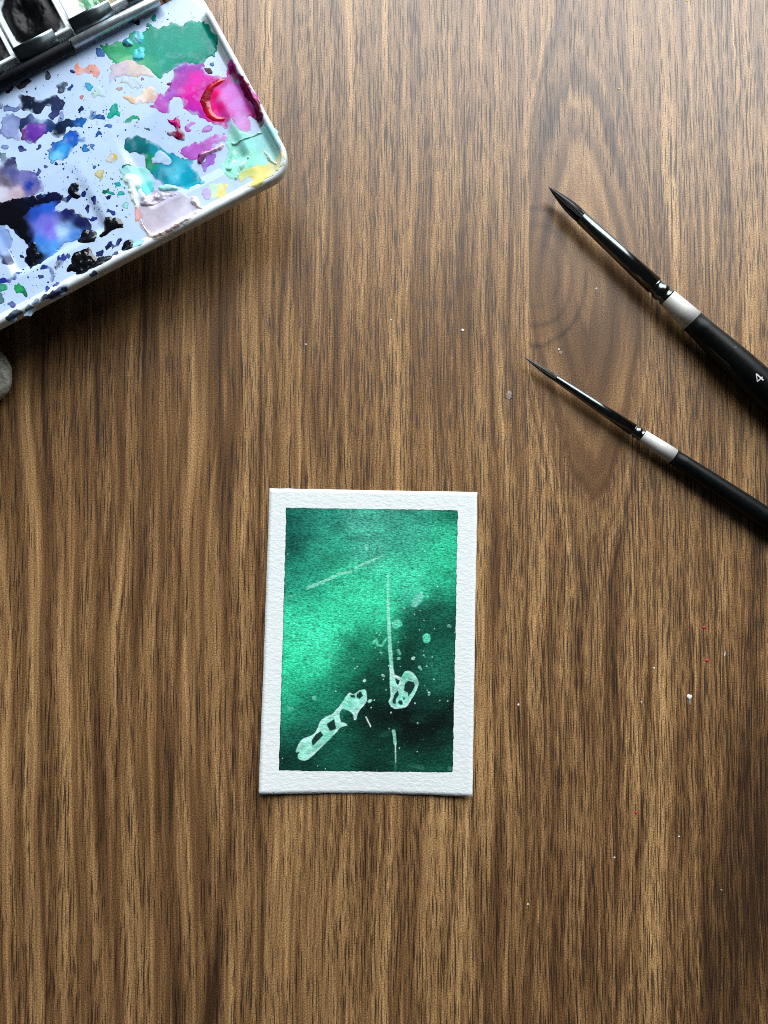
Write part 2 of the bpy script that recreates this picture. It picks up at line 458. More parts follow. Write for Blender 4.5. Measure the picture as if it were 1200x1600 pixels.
def wood_fields(x, y, side):
    """growth-ring coordinate (mm), tone and pore crowding of the veneer at table points"""
    px, py = to_px(np.stack([x, y, np.zeros_like(x)], -1))
    right = np.full(px.shape, side > 0)
    wob = 26 * fbm(px / 300, py / 520, 3, 3) + 7 * vnoise(px / 55, py / 130, 9)
    u = px + wob
    tone = np.zeros_like(px); pore = np.ones_like(px) * 0.15
    # left board: broad soft bands on its far left, even fine grain in the middle
    lm = smooth(430, 300, px)
    tone += lm * (0.06 * np.sin((u + 6) / 48 * 2 * np.pi) + 0.05 * np.sin(u / 17 * 2 * np.pi))
    pore += -0.55 * lm * smooth(0.1, 0.6, np.sin((u + 20) / 61 * 2 * np.pi))
    pore += 0.35 * smooth(430, 560, px)
    tone -= 0.07 * smooth(380, 300, px)
    smoothpatch = np.exp(-(((px - 322) / 34) ** 2 + ((py - 900) / 420) ** 2))
    pore -= 0.9 * smoothpatch; tone += 0.05 * smoothpatch
    tone -= 0.16 * np.exp(-(((px - 315) / 45) ** 2 + ((py - 1590) / 90) ** 2))
    tone -= 0.12 * np.exp(-(((px - 780) / 40) ** 2 + ((py - 1480) / 190) ** 2))
    # right board: a long lens of cathedral figure
    cx = 916 + 14 * np.clip((py - 480) / 320, -1, 1)
    ax_ = 92 + 0.0 * py
    ex = np.abs(px - cx) / ax_
    ey = np.abs(py - 450 + 10 * vnoise(px / 18, py / 40, 5) + 30 * vnoise(px / 5, py / 160, 6)) / 338
    r = (ex ** 1.4 + ey ** 1.4) ** (1 / 1.4)
    r = r + 0.05 * fbm(px / 90, py / 160, 21, 3)
    ur = 900 + 42 * r
    farx = np.maximum(smooth(1.1, 2.2, ex), 0.85 * smooth(1.08, 1.5, r))
    ur = ur * (1 - farx) + (u + 25) * farx
    ru = np.where(right, ur, u)
    inl = smooth(1.02, 0.97, r)
    tr = np.zeros_like(px)
    tr -= 0.20 * inl * smooth(300, 560, py)
    tr -= 0.09 * np.exp(-((r - 0.985) / 0.045) ** 2) * smooth(0, 0.4, ey) * inl
    nz = 7 * fbm(px / 40, py / 60, 88, 3)
    re = np.hypot((px - 836) / 74, (py - 432 + nz) / 100)
    for rr_, aa_ in ((0.50, 0.13), (0.78, 0.18), (1.08, 0.20)):
        tr -= aa_ * (0.9 + 1.2 * fbm(px / 30, py / 40, 66, 2)) * np.exp(-((re - rr_) / 0.036) ** 2) * smooth(1.6, 1.2, re)
    tr -= 0.05 * smooth(1.1, 0.7, re)
    tp = smooth(520, 330, py)
    tr -= 1.25 * tp * (0.19 * np.exp(-((r - 1.0) / 0.06) ** 2) + 0.17 * np.exp(-((r - 0.76) / 0.05) ** 2) + 0.10 * np.exp(-((r - 1.24) / 0.07) ** 2))
    tr += 1.5 * tp * (0.07 * np.exp(-((r - 0.88) / 0.05) ** 2) + 0.08 * np.exp(-((r - 0.60) / 0.08) ** 2))
    tr += 0.10 * np.exp(-((r - 1.10) / 0.05) ** 2) * smooth(600, 800, py)
    tr += 0.08 * np.exp(-(((px - 905) / 26) ** 2 + ((py - 235) / 70) ** 2))
    pr = 0.45 - 1.9 * inl * smooth(180, 360, py) + 0.55 * smooth(0.98, 1.3, r) * smooth(560, 760, py)
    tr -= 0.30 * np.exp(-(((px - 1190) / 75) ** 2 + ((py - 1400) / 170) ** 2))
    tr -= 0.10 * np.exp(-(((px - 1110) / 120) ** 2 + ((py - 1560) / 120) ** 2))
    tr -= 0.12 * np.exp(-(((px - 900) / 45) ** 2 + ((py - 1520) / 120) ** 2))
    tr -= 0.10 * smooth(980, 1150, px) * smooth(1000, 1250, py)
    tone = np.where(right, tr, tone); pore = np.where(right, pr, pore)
    for pl, hw, st in LINES:
        d, _ = sdline(px, py, pl)
        d = d + 2.5 * vnoise(px / 9, py / 45, 31)
        k = 0.8 + 0.5 * vnoise(px / 30, py / 70, 41) + 1.1 * vnoise(px / 5, py / 110, 43)
        ok = right if pl[0][0] > 829 else ~right
        sgn = np.clip(st * k, 0, 1) * np.exp(-(np.clip(d, 0, None) / hw) ** 2)
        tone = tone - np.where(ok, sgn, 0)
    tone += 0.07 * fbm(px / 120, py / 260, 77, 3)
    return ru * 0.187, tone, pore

slabV, slabF = box_mesh((-0.30, -0.33, -0.026), (0.30, 0.33, -0.0021), None, 0.002)
table = build('table_top', slabV, slabF, M['core'], smooth_shade=False)
table['kind'] = 'structure'
table['label'] = 'brown walnut wood table top with vertical grain'

def board(side):
    ys = axis(-0.160, 0.165, 0.0008, 0.16)
    ts = axis(0.0, 0.125 + (0.048 if side < 0 else -0.035), 0.0008, 0.13)
    ts = ts[ts >= 0] if ts[0] < 0 else ts
    ts = np.unique(np.concatenate([[0.0], ts]))
    T, Yg = np.meshgrid(ts, ys, indexing='ij')
    Xg = seam_x(Yg) + side * T
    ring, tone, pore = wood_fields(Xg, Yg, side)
    n, m = Xg.shape
    V = np.stack([Xg, Yg, np.zeros_like(Xg)], -1).reshape(-1, 3)
    F = grid_faces(n, m)
    if side < 0: F = F[:, ::-1]
    # skirt along the border gives the board its thickness
    bi = np.concatenate([np.arange(m), np.arange(1, n) * m + m - 1, (n - 1) * m + np.arange(m - 2, -1, -1), np.arange(n - 2, 0, -1) * m])
    V2 = V[bi].copy(); V2[:, 2] = -0.002
    k = len(bi); base = len(V)
    S = np.stack([bi, np.roll(bi, -1), base + np.roll(np.arange(k), -1), base + np.arange(k)], -1)
    if side > 0: S = S[:, ::-1]
    S = S[m:]
    A = lambda q: np.concatenate([q.ravel(), q.ravel()[bi]])
    return build('board', np.concatenate([V, V2]), np.concatenate([F, S]), M['wood'], table,
                 'straight-grained walnut board' if side < 0 else 'walnut board with arched cathedral grain',
                 smooth_shade=False, attrs=dict(ring=A(ring), tone=A(tone), pore=A(pore)))
board(-1); board(1)

# ------------------------------------------------------------------ painted card
CTL, CTR = at(421, 763, 0.0006), at(746, 769, 0.0006)
CBL, CBR = at(404, 1241.5, 0.0022), at(738, 1244.5, 0.0020)
def card_pt(u, v, dz=0.0):
    """u 0..1 left to right, v 0..1 top to bottom"""
    u = np.asarray(u, float)[..., None]; v = np.asarray(v, float)[..., None]
    P = (CTL * (1 - u) + CTR * u) * (1 - v) + (CBL * (1 - u) + CBR * u) * v
    z = 0.0004 + 0.0018 * ((2 * u[..., 0] - 1) ** 2) * (0.08 + 0.92 * v[..., 0] ** 2) + dz
    P = P.copy(); P[..., 2] = z
    return P
card = empty('painted_card', tuple(((CTL + CTR + CBL + CBR) / 4)[:2]) + (0.0,),
             'small white-bordered card with a green watercolour painting lying on the table', 'painting')
def card_paper():
    n, m = 61, 81
    U, Vv = np.meshgrid(np.linspace(0, 1, n), np.linspace(0, 1, m), indexing='ij')
    top = card_pt(U, Vv)
    wob = 0.00012
    top[..., 0] += np.where((U == 0) | (U == 1), wob * vnoise(Vv * 30, U * 5, 3), 0)
    top[..., 1] += np.where((Vv == 0) | (Vv == 1), wob * vnoise(U * 22, Vv * 5, 4), 0)
    bot = top.copy(); bot[..., 2] -= 0.00026
    N = n * m
    F1 = grid_faces(n, m)[:, ::-1]; F2 = grid_faces(n, m) + N
    bi = np.concatenate([np.arange(m), np.arange(1, n) * m + m - 1, (n - 1) * m + np.arange(m - 2, -1, -1), np.arange(n - 2, 0, -1) * m])
    S = np.stack([bi, np.roll(bi, -1), N + np.roll(bi, -1), N + bi], -1)
    V = np.concatenate([top.reshape(-1, 3), bot.reshape(-1, 3)])
    o = build('paper', V, np.concatenate([F1, F2, S[:, ::-1]]), M['paper'], card, 'white textured watercolour paper', smooth_shade=False)
    return o
card_paper()

PC = [  # colour field of the painting: photo px, sRGB
    (450, 800, 14, 88, 74), (450, 835, 10, 72, 60), (450, 870, 12, 84, 70), (470, 830, 22, 100, 84), (500, 805, 34, 118, 100), (580, 803, 62, 148, 126),
    (640, 805, 44, 132, 108), (700, 803, 26, 108, 88), (580, 850, 64, 160, 134), (520, 850, 40, 140, 112), (640, 850, 54, 156, 128),
    (690, 850, 44, 168, 128), (705, 870, 44, 176, 132), (480, 900, 36, 146, 116), (452, 920, 34, 140, 112), (640, 890, 66, 206, 162), (560, 910, 56, 190, 146),
    (690, 910, 40, 172, 130), (640, 915, 66, 205, 162), (480, 960, 54, 206, 156), (450, 990, 58, 210, 160), (500, 1010, 64, 220, 168), (470, 1050, 50, 206, 152),
    (540, 960, 56, 204, 154), (590, 950, 58, 204, 154), (590, 990, 40, 168, 124), (560, 1020, 22, 112, 84), (590, 1030, 14, 84, 64), (530, 1040, 30, 140, 104),
    (650, 965, 10, 72, 56), (690, 950, 16, 84, 66), (705, 930, 30, 126, 96), (705, 980, 8, 70, 54), (630, 1000, 8, 62, 48), (680, 1010, 16, 90, 70), (640, 1040, 6, 48, 38),
    (700, 1060, 26, 104, 82), (684, 1050, 20, 92, 72), (670, 1090, 6, 44, 36), (600, 1060, 8, 62, 48), (560, 1070, 8, 66, 50), (500, 1090, 26, 128, 98), (450, 1090, 36, 158, 120), (440, 1060, 48, 196, 146), (470, 1085, 34, 150, 114),
    (450, 1130, 14, 84, 66), (480, 1130, 14, 80, 64), (450, 1195, 4, 44, 36), (470, 1200, 5, 50, 40), (540, 1150, 10, 66, 50), (540, 1185, 16, 84, 66), (570, 1120, 3, 34, 28),
    (600, 1130, 5, 36, 30), (650, 1140, 2, 18, 17), (690, 1130, 2, 22, 20), (700, 1100, 3, 36, 30), (640, 1120, 2, 20, 18), (670, 1165, 4, 34, 28), (600, 1170, 8, 52, 40),
    (600, 1200, 7, 50, 38), (640, 1200, 14, 72, 56), (680, 1198, 14, 76, 60), (703, 1190, 10, 62, 46), (580, 1200, 5, 44, 34), (515, 1200, 10, 66, 52),
]
WRECK_L = [(461.6, 1176.6), (465, 1165), (472.5, 1154), (489, 1149), (496, 1139.5), (499.7, 1126.8), (508.8, 1119.5), (519.6, 1115.9), (528.7, 1105), (536, 1096), (543, 1085), (547, 1082), (552, 1085), (556, 1083), (563, 1078), (572, 1077), (574, 1094), (568.6, 1103), (559.5, 1112), (556.8, 1125), (553, 1125), (551.4, 1114), (539.6, 1108.6), (534, 1107.7), (529.6, 1115.9), (532.3, 1128.6), (541.4, 1130.4), (543, 1134), (532.3, 1135.8), (525, 1144.9), (514, 1155.8), (501.5, 1168.4), (490.6, 1179), (478, 1189), (467, 1186.6), (465, 1180), (469, 1174)]
HOLES_L = [[(488.8, 1156.7), (494, 1148.5), (499.7, 1144.9), (502.4, 1150), (496, 1156.7), (490.6, 1162)], [(512.4, 1132), (521.4, 1125.9), (523.3, 1137.6), (516, 1140)],
           [(548, 1086), (553, 1086), (554, 1090), (549, 1089)], [(559, 1084), (563, 1082), (566, 1087), (561, 1091), (558, 1088)]]
WRECK_R = [(609, 1040), (615, 1043), (616, 1055), (619, 1068), (622, 1071), (627, 1058), (632, 1050), (636, 1048), (643, 1050), (651.5, 1058), (654.5, 1068), (651, 1079), (643, 1092), (637, 1102), (632, 1106), (622.5, 1107), (616, 1108), (610, 1102), (607, 1096), (611, 1088), (609, 1068)]
HOLES_R = [[(633.5, 1069), (638, 1065), (646, 1067), (647, 1072), (642.5, 1081), (638, 1087), (637, 1081), (632, 1078)],
           [(613.5, 1094), (616, 1087), (621, 1080), (623, 1086), (619, 1091), (618, 1099), (614.5, 1098)],
           [(624, 1094), (628, 1095), (630, 1100), (626, 1101), (622, 1098)], [(629, 1089), (633, 1091), (631, 1094)]]
STROKES = [  # polyline, half width start/end, colour, opacity
    ([(481, 918), (505, 909), (530, 897), (548, 893)], 2.6, 1.8, (150, 228, 200), 0.75),
    ([(555, 888), (557, 889)], 2.6, 2.6, (140, 225, 195), 0.6), ([(562, 884), (578, 877), (597, 869)], 2.4, 1.0, (150, 228, 200), 0.7),
    ([(444, 936), (460, 930)], 2.2, 1.5, (90, 190, 155), 0.5),
    ([(606.5, 897), (606.5, 925), (606.5, 950)], 1.6, 2.4, (150, 232, 200), 0.65), ([(606.5, 945), (608, 985), (609.5, 1015), (612, 1045)], 2.3, 3.2, (150, 230, 205), 0.9),
    ([(615, 1055), (624, 1060)], 2.0, 2.6, (215, 246, 238), 0.95), ([(572, 1120), (579.5, 1135)], 1.1, 0.9, (225, 245, 238), 0.95),
    ([(615, 1142), (616.5, 1152), (617.5, 1162)], 2.6, 2.4, (140, 210, 188), 0.9), ([(617.5, 1162), (618, 1176), (618, 1191)], 1.0, 0.7, (205, 240, 228), 0.85),
    ([(618, 1191), (617, 1206)], 2.0, 2.0, (60, 130, 105), 0.4),
    ([(583, 1004), (588, 1000), (590, 1008), (597, 1009), (603, 998)], 2.4, 1.6, (110, 220, 180), 0.7),
    ([(622, 1016), (625, 1022)], 2.2, 2.0, (120, 205, 175), 0.8), ([(645, 1029), (646, 1028)], 2.6, 2.4, (190, 238, 222), 0.85), ([(655, 1042), (658, 1046)], 2.4, 1.4, (130, 215, 185), 0.8),
    ([(623, 1029), (623.5, 1029)], 2.4, 2.2, (130, 210, 180), 0.8), ([(573, 853), (573, 859)], 3.2, 2.6, (120, 215, 185), 0.7), ([(577, 1096), (579, 1094)], 2.4, 2.0, (170, 230, 210), 0.9),
    ([(491, 1090), (492, 1092)], 3.4, 2.6, (120, 215, 180), 0.7), ([(452, 1108), (457, 1108)], 4.0, 3.0, (90, 200, 160), 0.55), ([(569, 1064), (570, 1063)], 2.6, 2.0, (190, 238, 222), 0.85),
    ([(598, 1055), (600, 1056)], 1.8, 1.4, (190, 238, 222), 0.85), ([(670, 1085), (671, 1082)], 1.8, 1.3, (140, 210, 185), 0.7), ([(689, 849), (679, 824)], 0.6, 0.6, (120, 200, 175), 0.2),
    ([(701, 978), (703, 979)], 2.6, 2.0, (130, 205, 175), 0.5), ([(660, 1199), (640, 1196)], 4, 2, (50, 120, 95), 0.5), ([(702, 1200), (704, 1203)], 3, 2, (70, 140, 115), 0.6),
]
BLOBS = [((652, 937), 7, 14, 0.55, (120, 208, 188), 0.7), ((620, 975), 9, 7, -0.3, (96, 212, 176), 0.85), ((666.5, 997), 6.5, 8, 0.1, (92, 214, 176), 0.9)]

def painting():
    st = 0.62
    xs = np.arange(428, 722, st); ys = np.arange(786, 1214, st)
    # work in a square frame of the painting's own corners
    U, Vv = np.meshgrid(np.linspace(-0.012, 1.012, 430), np.linspace(-0.008, 1.008, 650), indexing='ij')
    c = np.array([(447.5, 793.5), (715.5, 797), (707.5, 1207), (435.5, 1204)], float)
    X = (c[0, 0] * (1 - U) + c[1, 0] * U) * (1 - Vv) + (c[3, 0] * (1 - U) + c[2, 0] * U) * Vv
    Y = (c[0, 1] * (1 - U) + c[1, 1] * U) * (1 - Vv) + (c[3, 1] * (1 - U) + c[2, 1] * U) * Vv
    wx = X + 18 * fbm(X / 45, Y / 45, 5, 4); wy = Y + 18 * fbm(X / 45, Y / 45, 15, 4)
    W = 0; C = 0
    for (x, y, r, g, b) in PC:
        w = np.exp(-((wx - x) ** 2 + (wy - y) ** 2) / (2 * 19.0 ** 2)) + 1e-9
        W = W + w; C = C + w[..., None] * lin((r, g, b)) * (0.65 if g < 40 else 1.18 if (y < 880 or (x < 560 and y > 1090)) else 1.0)
    C = C / W[..., None]
    C = C * (1 + 0.45 * fbm(X / 22, Y / 14, 55, 4))[..., None]
    # pale blooms in the darks
    bl = smooth(0.18, 0.55, fbm(X / 38, Y / 22, 91, 3)) * smooth(1090, 1150, Y)
    C = C + (bl * 0.10)[..., None] * lin((50, 150, 115))
    OP = np.zeros_like(X)
    jx = X + 0.9 * fbm(X / 5, Y / 5, 61, 2); jy = Y + 0.9 * fbm(X / 5, Y / 5, 62, 2)
    def over(mask, col):
        nonlocal C
        C = C * (1 - mask[..., None]) + mask[..., None] * col
    for pl, h0, h1, colr, op in STROKES:
        d, T = sdline(jx, jy, pl)
        hw = h0 + (h1 - h0) * T
        mk = op * smooth(0.7, -0.7, d - hw) * (0.88 + 0.5 * vnoise(X / 3, Y / 3, 8)).clip(0, 1)
        over(mk, lin(colr)); OP = np.maximum(OP, 0.7 * mk)
    for (bx, by), rx, ry, an, colr, op in BLOBS:
        dx = (jx - bx) * math.cos(an) + (jy - by) * math.sin(an); dy = -(jx - bx) * math.sin(an) + (jy - by) * math.cos(an)
        over(op * smooth(1.08, 0.86, np.hypot(dx / rx, dy / ry)), lin(colr))
    for (bx, by), rx, ry, an, colr, op in BLOBS:
        OP = np.maximum(OP, 0.3 * smooth(1.1, 0.8, np.hypot((jx - bx) / rx, (jy - by) / ry)))
    for outl, holes in ((WRECK_L, HOLES_L), (WRECK_R, HOLES_R)):
        s = sdist(jx, jy, chaikin(outl, 1))
        body = smooth(-0.6, 0.6, s)
        edge = np.clip(0.55 + 1.3 * vnoise(X / 7, Y / 7, 37), 0, 1) * np.exp(-(s / 3.0) ** 2)
        sh = fbm(X / 11, Y / 11, 33, 3)
        colr = lin((160, 232, 212))[None, None] * (0.95 + 0.7 * sh)[..., None] * (1 - edge[..., None]) + edge[..., None] * lin((216, 248, 240))
        colr = colr * (1 - 0.55 * smooth(-0.05, 0.5, fbm(X / 16, Y / 16, 71, 2)))[..., None] + (0.55 * smooth(-0.05, 0.5, fbm(X / 16, Y / 16, 71, 2)))[..., None] * lin((70, 200, 160))
        over(0.96 * body, colr)
        OP = np.maximum(OP, 0.75 * body)
        for h in holes:
            h = np.array(h); h = h.mean(0) + (h - h.mean(0)) * (1.35 if outl is WRECK_L else 1.15)
            over(0.97 * smooth(-0.6, 0.6, sdist(jx, jy, np.array(h))), lin((4, 34, 30)))
    rng = np.random.default_rng(4)
    for k in range(95):   # splatter, thickest around the rope and wreck
        if k < 60:
            x = rng.normal(622, 42); y = rng.normal(1030, 62); r = rng.uniform(0.5, 1.2)
        else:
            x = rng.uniform(440, 712); y = rng.uniform(800, 1203); r = rng.uniform(0.5, 1.0)
        i = np.argmin(np.abs(X[:, 0] - x)); 
        over(rng.uniform(0.5, 0.95) * smooth(0.6, -0.5, np.hypot(jx - x, jy - y) - r), lin((185, 236, 220)))
    e = np.minimum(np.minimum(U * 268, (1 - U) * 268), np.minimum(Vv * 410, (1 - Vv) * 410))
    er = e + 1.1 * fbm(X / 6, Y / 6, 19, 3)
    left = smooth(0.25, 0.0, U) * smooth(0.3, 0.0, Vv)
    er = er + left * 2.5 * np.clip(vnoise(X / 14, Y / 9, 23), 0, 1)
    C = C * (1 - (0.55 * np.exp(-(np.clip(er, 0, 9) / 1.2) ** 2))[..., None])
    up = (X - 404) / 334.0
    # place on the card surface: invert the card's bilinear map by iteration
    u = (X - 421) / 325.0; v = (Y - 766) / 476.0
    for _ in range(6):
        P = card_pt(u, v)
        qx, qy = to_px(P)
        u = u + (X - qx) / 330.0; v = v + (Y - qy) / 476.0
    dz = np.clip(er * 0.00004, -0.00012, 0.00003)
    P = card_pt(u, v, dz)
    n, m = X.shape
    F = grid_faces(n, m)[:, ::-1]
    build('painting', P.reshape(-1, 3), F, M['painting'], card, 'deep green underwater wash with pale mint wreck shapes', cols=np.clip(C, 0, 1).reshape(-1, 3), attrs=dict(opaque=OP))
painting()

# ------------------------------------------------------------------ paint palette
Z_BOT, Z_FLOOR, Z_RIM = 0.0160, 0.0180, 0.0203
def _line(p, q, z):
    P, Q = at(*p, z), at(*q, z)
    return P[:2], Q[:2]
_b0, _b1 = _line((0, 516), (400, 305), Z_BOT + 0.001)
_r0, _r1 = _line((448, 240), (338, 36), Z_BOT + 0.001)
EA = (_b0 - _b1) / np.linalg.norm(_b0 - _b1)           # along the long edge, towards the left
EB = np.array([EA[1], -EA[0]])
if EB @ (_r1 - _r0) < 0: EB = -EB                      # from the front edge towards the hinge
_A = np.array([EA, -EB]).T
O2 = _b1 + EA * 0.0
# corner = intersection of the two edges (edges square to each other)
_d = (_r0 + _r1) / 2 - _b1
O2 = _b1 + EA * (_d @ EA)
LA = 0.126
def ab(px, py, z):
    P = at(px, py, z)[..., :2] - O2
    return P @ EA, P @ EB
def from_ab(a, b, z):
    a = np.asarray(a, float)[..., None]; b = np.asarray(b, float)[..., None]
    xy = O2 + a * EA + b * EB
    return np.concatenate([xy, np.broadcast_to(np.asarray(z, float)[..., None] if np.ndim(z) else np.full(xy.shape[:-1] + (1,), z), xy.shape[:-1] + (1,))], -1)
HB = float(np.mean([ab(0, 128, Z_FLOOR + 0.0024)[1], ab(110, 68, Z_FLOOR + 0.0024)[1], ab(220, 10, Z_FLOOR + 0.0024)[1]]))   # hinge axis
LB = HB + 0.0015
RC = 0.0072
def rim_fade(b):
    be = float(ab(316, 14, Z_RIM)[1])
    return smooth(be, be - 0.0012, b)
def edge_d(a, b):
    """distance inside the lid outline (rounded rectangle)"""
    qx = np.abs(a - LA / 2) - (LA / 2 - RC); qy = np.abs(b - LB / 2) - (LB / 2 - RC)
    return RC - (np.hypot(np.maximum(qx, 0), np.maximum(qy, 0)) + np.minimum(np.maximum(qx, qy), 0))
WELLS = []
def _well(p_bl, p_br, p_tr):
    a0, b0 = ab(*p_bl, Z_FLOOR); a1, b1 = ab(*p_br, Z_FLOOR); a2, b2 = ab(*p_tr, Z_FLOOR)
    WELLS.append((float(a1), float(a0), float(min(b0, b1)), float(b2)))
_well((22, 437), (172, 352), (128, 246))
_well((236, 330), (395, 246), (330, 130))
_w = WELLS[0][1] - WELLS[0][0]
WELLS.append((WELLS[0][1] + 0.006, WELLS[0][1] + 0.006 + _w, WELLS[0][2], WELLS[0][3]))
def floor_z(a, b):
    z = np.full(np.shape(a), Z_FLOOR)
    for a0, a1, b0, b1 in WELLS:
        t = np.clip((b1 - b) / (b1 - b0), 0, 1.0)
        depth = 0.0014 * t
        s = np.minimum(smooth(a0 - 0.0002, a0 + 0.0026, a), smooth(a1 + 0.0002, a1 - 0.0026, a)) * smooth(b0 - 0.0002, b0 + 0.0024, b)
        z = z - depth * s
    return z
def lid_z(a, b):
    """top surface of the lid including wells, inner wall and rim"""
    d = edge_d(a, b)
    z = floor_z(a, b)
    r = 0.0009
    wall = Z_FLOOR + (Z_RIM - r - Z_FLOOR) * smooth(0.0040, 0.0017, d) ** 1.5
    top = Z_RIM - r + np.sqrt(np.clip(r * r - (d - r) ** 2, 0, None))
    hz = np.where(d < 2 * r, np.where(d < r, Z_RIM - r * (1 - np.sqrt(np.clip(1 - (1 - d / r) ** 2, 0, 1))), top), wall)
    hz = np.where(d < 0, Z_RIM - r, hz)
    f = rim_fade(b)
    return np.where(d < 0.0040, Z_FLOOR + (hz - Z_FLOOR) * f, z)

pal = empty('paint_palette', tuple(O2 + EA * LA / 2 + EB * LB) + (0.0,),
            'open white enamel watercolour palette tin with its lid smeared with dried paint', 'palette')

def lid():
    na, nb = 190, 130
    a, b = np.meshgrid(np.linspace(0.0012, LA - 0.0012, na), np.linspace(0.0012, LB + 0.0005, nb), indexing='ij')
    d = edge_d(a, b)
    z = np.where(d < 0.0040, Z_FLOOR, floor_z(a, b))
    V = from_ab(a, b, z).reshape(-1, 3)
    kv = d > 0.0018
    keep = kv[:-1, :-1] & kv[1:, :-1] & kv[:-1, 1:] & kv[1:, 1:]
    F = grid_faces(na, nb, keep)
    V, F = compact(V, F)
    if np.cross(np.append(EA, 0), np.append(EB, 0))[2] < 0: F = F[:, ::-1]
    build('lid_floor', V, F, M['enamel'], pal, 'bluish white enamel mixing surface with slanted wells')
    # outline loop, sampled densely, starting on the hinge side
    pts = []; nrm = []
    def arc(ca, cb, t0, t1):
        for t in np.linspace(t0, t1, 14):
            pts.append((ca + RC * math.cos(t), cb + RC * math.sin(t))); nrm.append((math.cos(t), math.sin(t)))
    def seg(p, q, n_):
        for t in np.linspace(0, 1, 40)[1:-1]:
            pts.append((p[0] + (q[0] - p[0]) * t, p[1] + (q[1] - p[1]) * t)); nrm.append(n_)
    arc(RC, LB - RC, math.pi / 2, math.pi)
    seg((0, LB - RC), (0, RC), (-1, 0))
    arc(RC, RC, math.pi, 1.5 * math.pi)
    seg((RC, 0), (LA - RC, 0), (0, -1))
    arc(LA - RC, RC, 1.5 * math.pi, 2 * math.pi)
    seg((LA, RC), (LA, LB - RC), (1, 0))
    arc(LA - RC, LB - RC, 0, math.pi / 2)
    pts = np.array(pts); nrm = np.array(nrm)
    mm = 0.001
    prof = [(1.6 * mm, Z_BOT + 0.5 * mm), (0.9 * mm, Z_BOT), (0.35 * mm, Z_BOT + 0.25 * mm), (0.05 * mm, Z_BOT + 1.0 * mm), (0.0, Z_BOT + 1.6 * mm), (0.0, Z_RIM - 0.9 * mm)]
    prof += [(0.9 * mm - 0.9 * mm * math.cos(t), Z_RIM - 0.9 * mm + 0.9 * mm * math.sin(t)) for t in np.linspace(0.35, math.pi - 0.35, 7)]
    for dd in (1.9, 2.2, 2.6, 3.1, 3.6, 4.0):
        zz = Z_FLOOR + (Z_RIM - 0.0009 - Z_FLOOR) * float(smooth(4.0, 1.7, dd)) ** 1.5
        prof.append((dd * mm, zz + (0.00002 if dd < 3.9 else -0.0001)))
    V = []
    for dd, zz in prof:
        p = pts - nrm * dd
        f = rim_fade(pts[:, 1])
        wob = 1 + 0.03 * vnoise(np.arange(len(pts)) / 5.0, np.zeros(len(pts)), 3)
        z = np.where(zz > Z_FLOOR, Z_FLOOR - 0.0001 + (zz - Z_FLOOR) * f * wob, zz)
        V.append(from_ab(p[:, 0], p[:, 1], z))
    k = len(pts); V = np.concatenate(V)
    F = []
    for i in range(len(prof) - 1):
        for j in range(k - 1):
            F.append((i * k + j, i * k + j + 1, (i + 1) * k + j + 1, (i + 1) * k + j))
    build('lid_rim', V, F, M['rim_enamel'], pal, 'rounded white enamel rim')
lid()

FR = (np.append(O2, 0.0), np.append(EA, 0.0), np.append(EB, 0.0))
def hinge():
    def bar(a0, a1, mat, name, label, r=0.00135, zc=Z_FLOOR + 0.0020):
        P0 = from_ab(a0, HB, zc); P1 = from_ab(a1, HB, zc)
        L = a1 - a0
        V, F = lathe(P0, P1, [(0, r * 0.8), (0.0002, r), (L - 0.0002, r), (L, r * 0.8)], 20)
        return build(name, V, F, mat, pal, label)
    a_r = float(ab(249, 1, Z_FLOOR + 0.0024)[0]); a_m = float(ab(114, 72, Z_FLOOR + 0.0024)[0])
    bar(a_r, a_m - 0.0001, M['steel'], 'hinge_barrel', 'bright steel hinge barrel')
    bar(a_m + 0.0001, a_m + 0.036, M['dark_steel'], 'hinge_barrel', 'hinge barrel stained black with paint')
    bar(a_m + 0.0362, LA - 0.004, M['steel'], 'hinge_barrel', None)
    # shallow box of the tin behind the hinge
    V, F = box_mesh((a_r - 0.002, HB + 0.0012, 0.0), (LA, HB + 0.058, 0.0060), FR, 0.0008)
    build('tin_base', V, F, M['rim_enamel'], pal)
    V, F = box_mesh((a_r - 0.001, HB + 0.0013, 0.0061), (LA - 0.001, HB + 0.0019, Z_FLOOR + 0.0018), FR, 0.0001)
    build('tin_wall', V, F, M['steel'], pal)
    V, F = box_mesh((a_r - 0.0025, HB + 0.0013, 0.0061), (a_r - 0.0017, HB + 0.057, Z_FLOOR + 0.0028), FR, 0.0001)
    build('tin_wall', V, F, M['rim_enamel'], pal)
    return a_r, a_m
A_R, A_M = hinge()

def heap(name, X, Y, S, base_z, cols, mat, parent, thick, rag, seed, label, prof=1.0, bumpy=0.0, xyz=None):
    """a film or lump of paint: height follows the distance S (px) inside the outline"""
    s = S + rag * fbm(X / 10.0, Y / 10.0, seed, 5)
    h = thick * np.clip(1 - np.exp(-np.clip(s, 0, None) / prof), 0, 1)
    h = h * (1 + bumpy * fbm(X / 5.5, Y / 5.5, seed + 3, 2))
    h = np.where(s > 0, h + 0.000012, s * 0.00003 + 0.000012)
    z = base_z + np.maximum(h, -0.0004)
    kv = s > -2.2
    keep = kv[:-1, :-1] & kv[1:, :-1] & kv[:-1, 1:] & kv[1:, 1:]
    if not keep.any(): return None
    P = xyz(z)
    n, m = X.shape
    F = grid_faces(n, m, keep)
    V, F, c = compact(P.reshape(-1, 3), F, cols(s).reshape(-1, 3))
    o = build(name, V, F[:, ::-1], mat, parent, label, cols=np.clip(c, 0, 1))
    return o

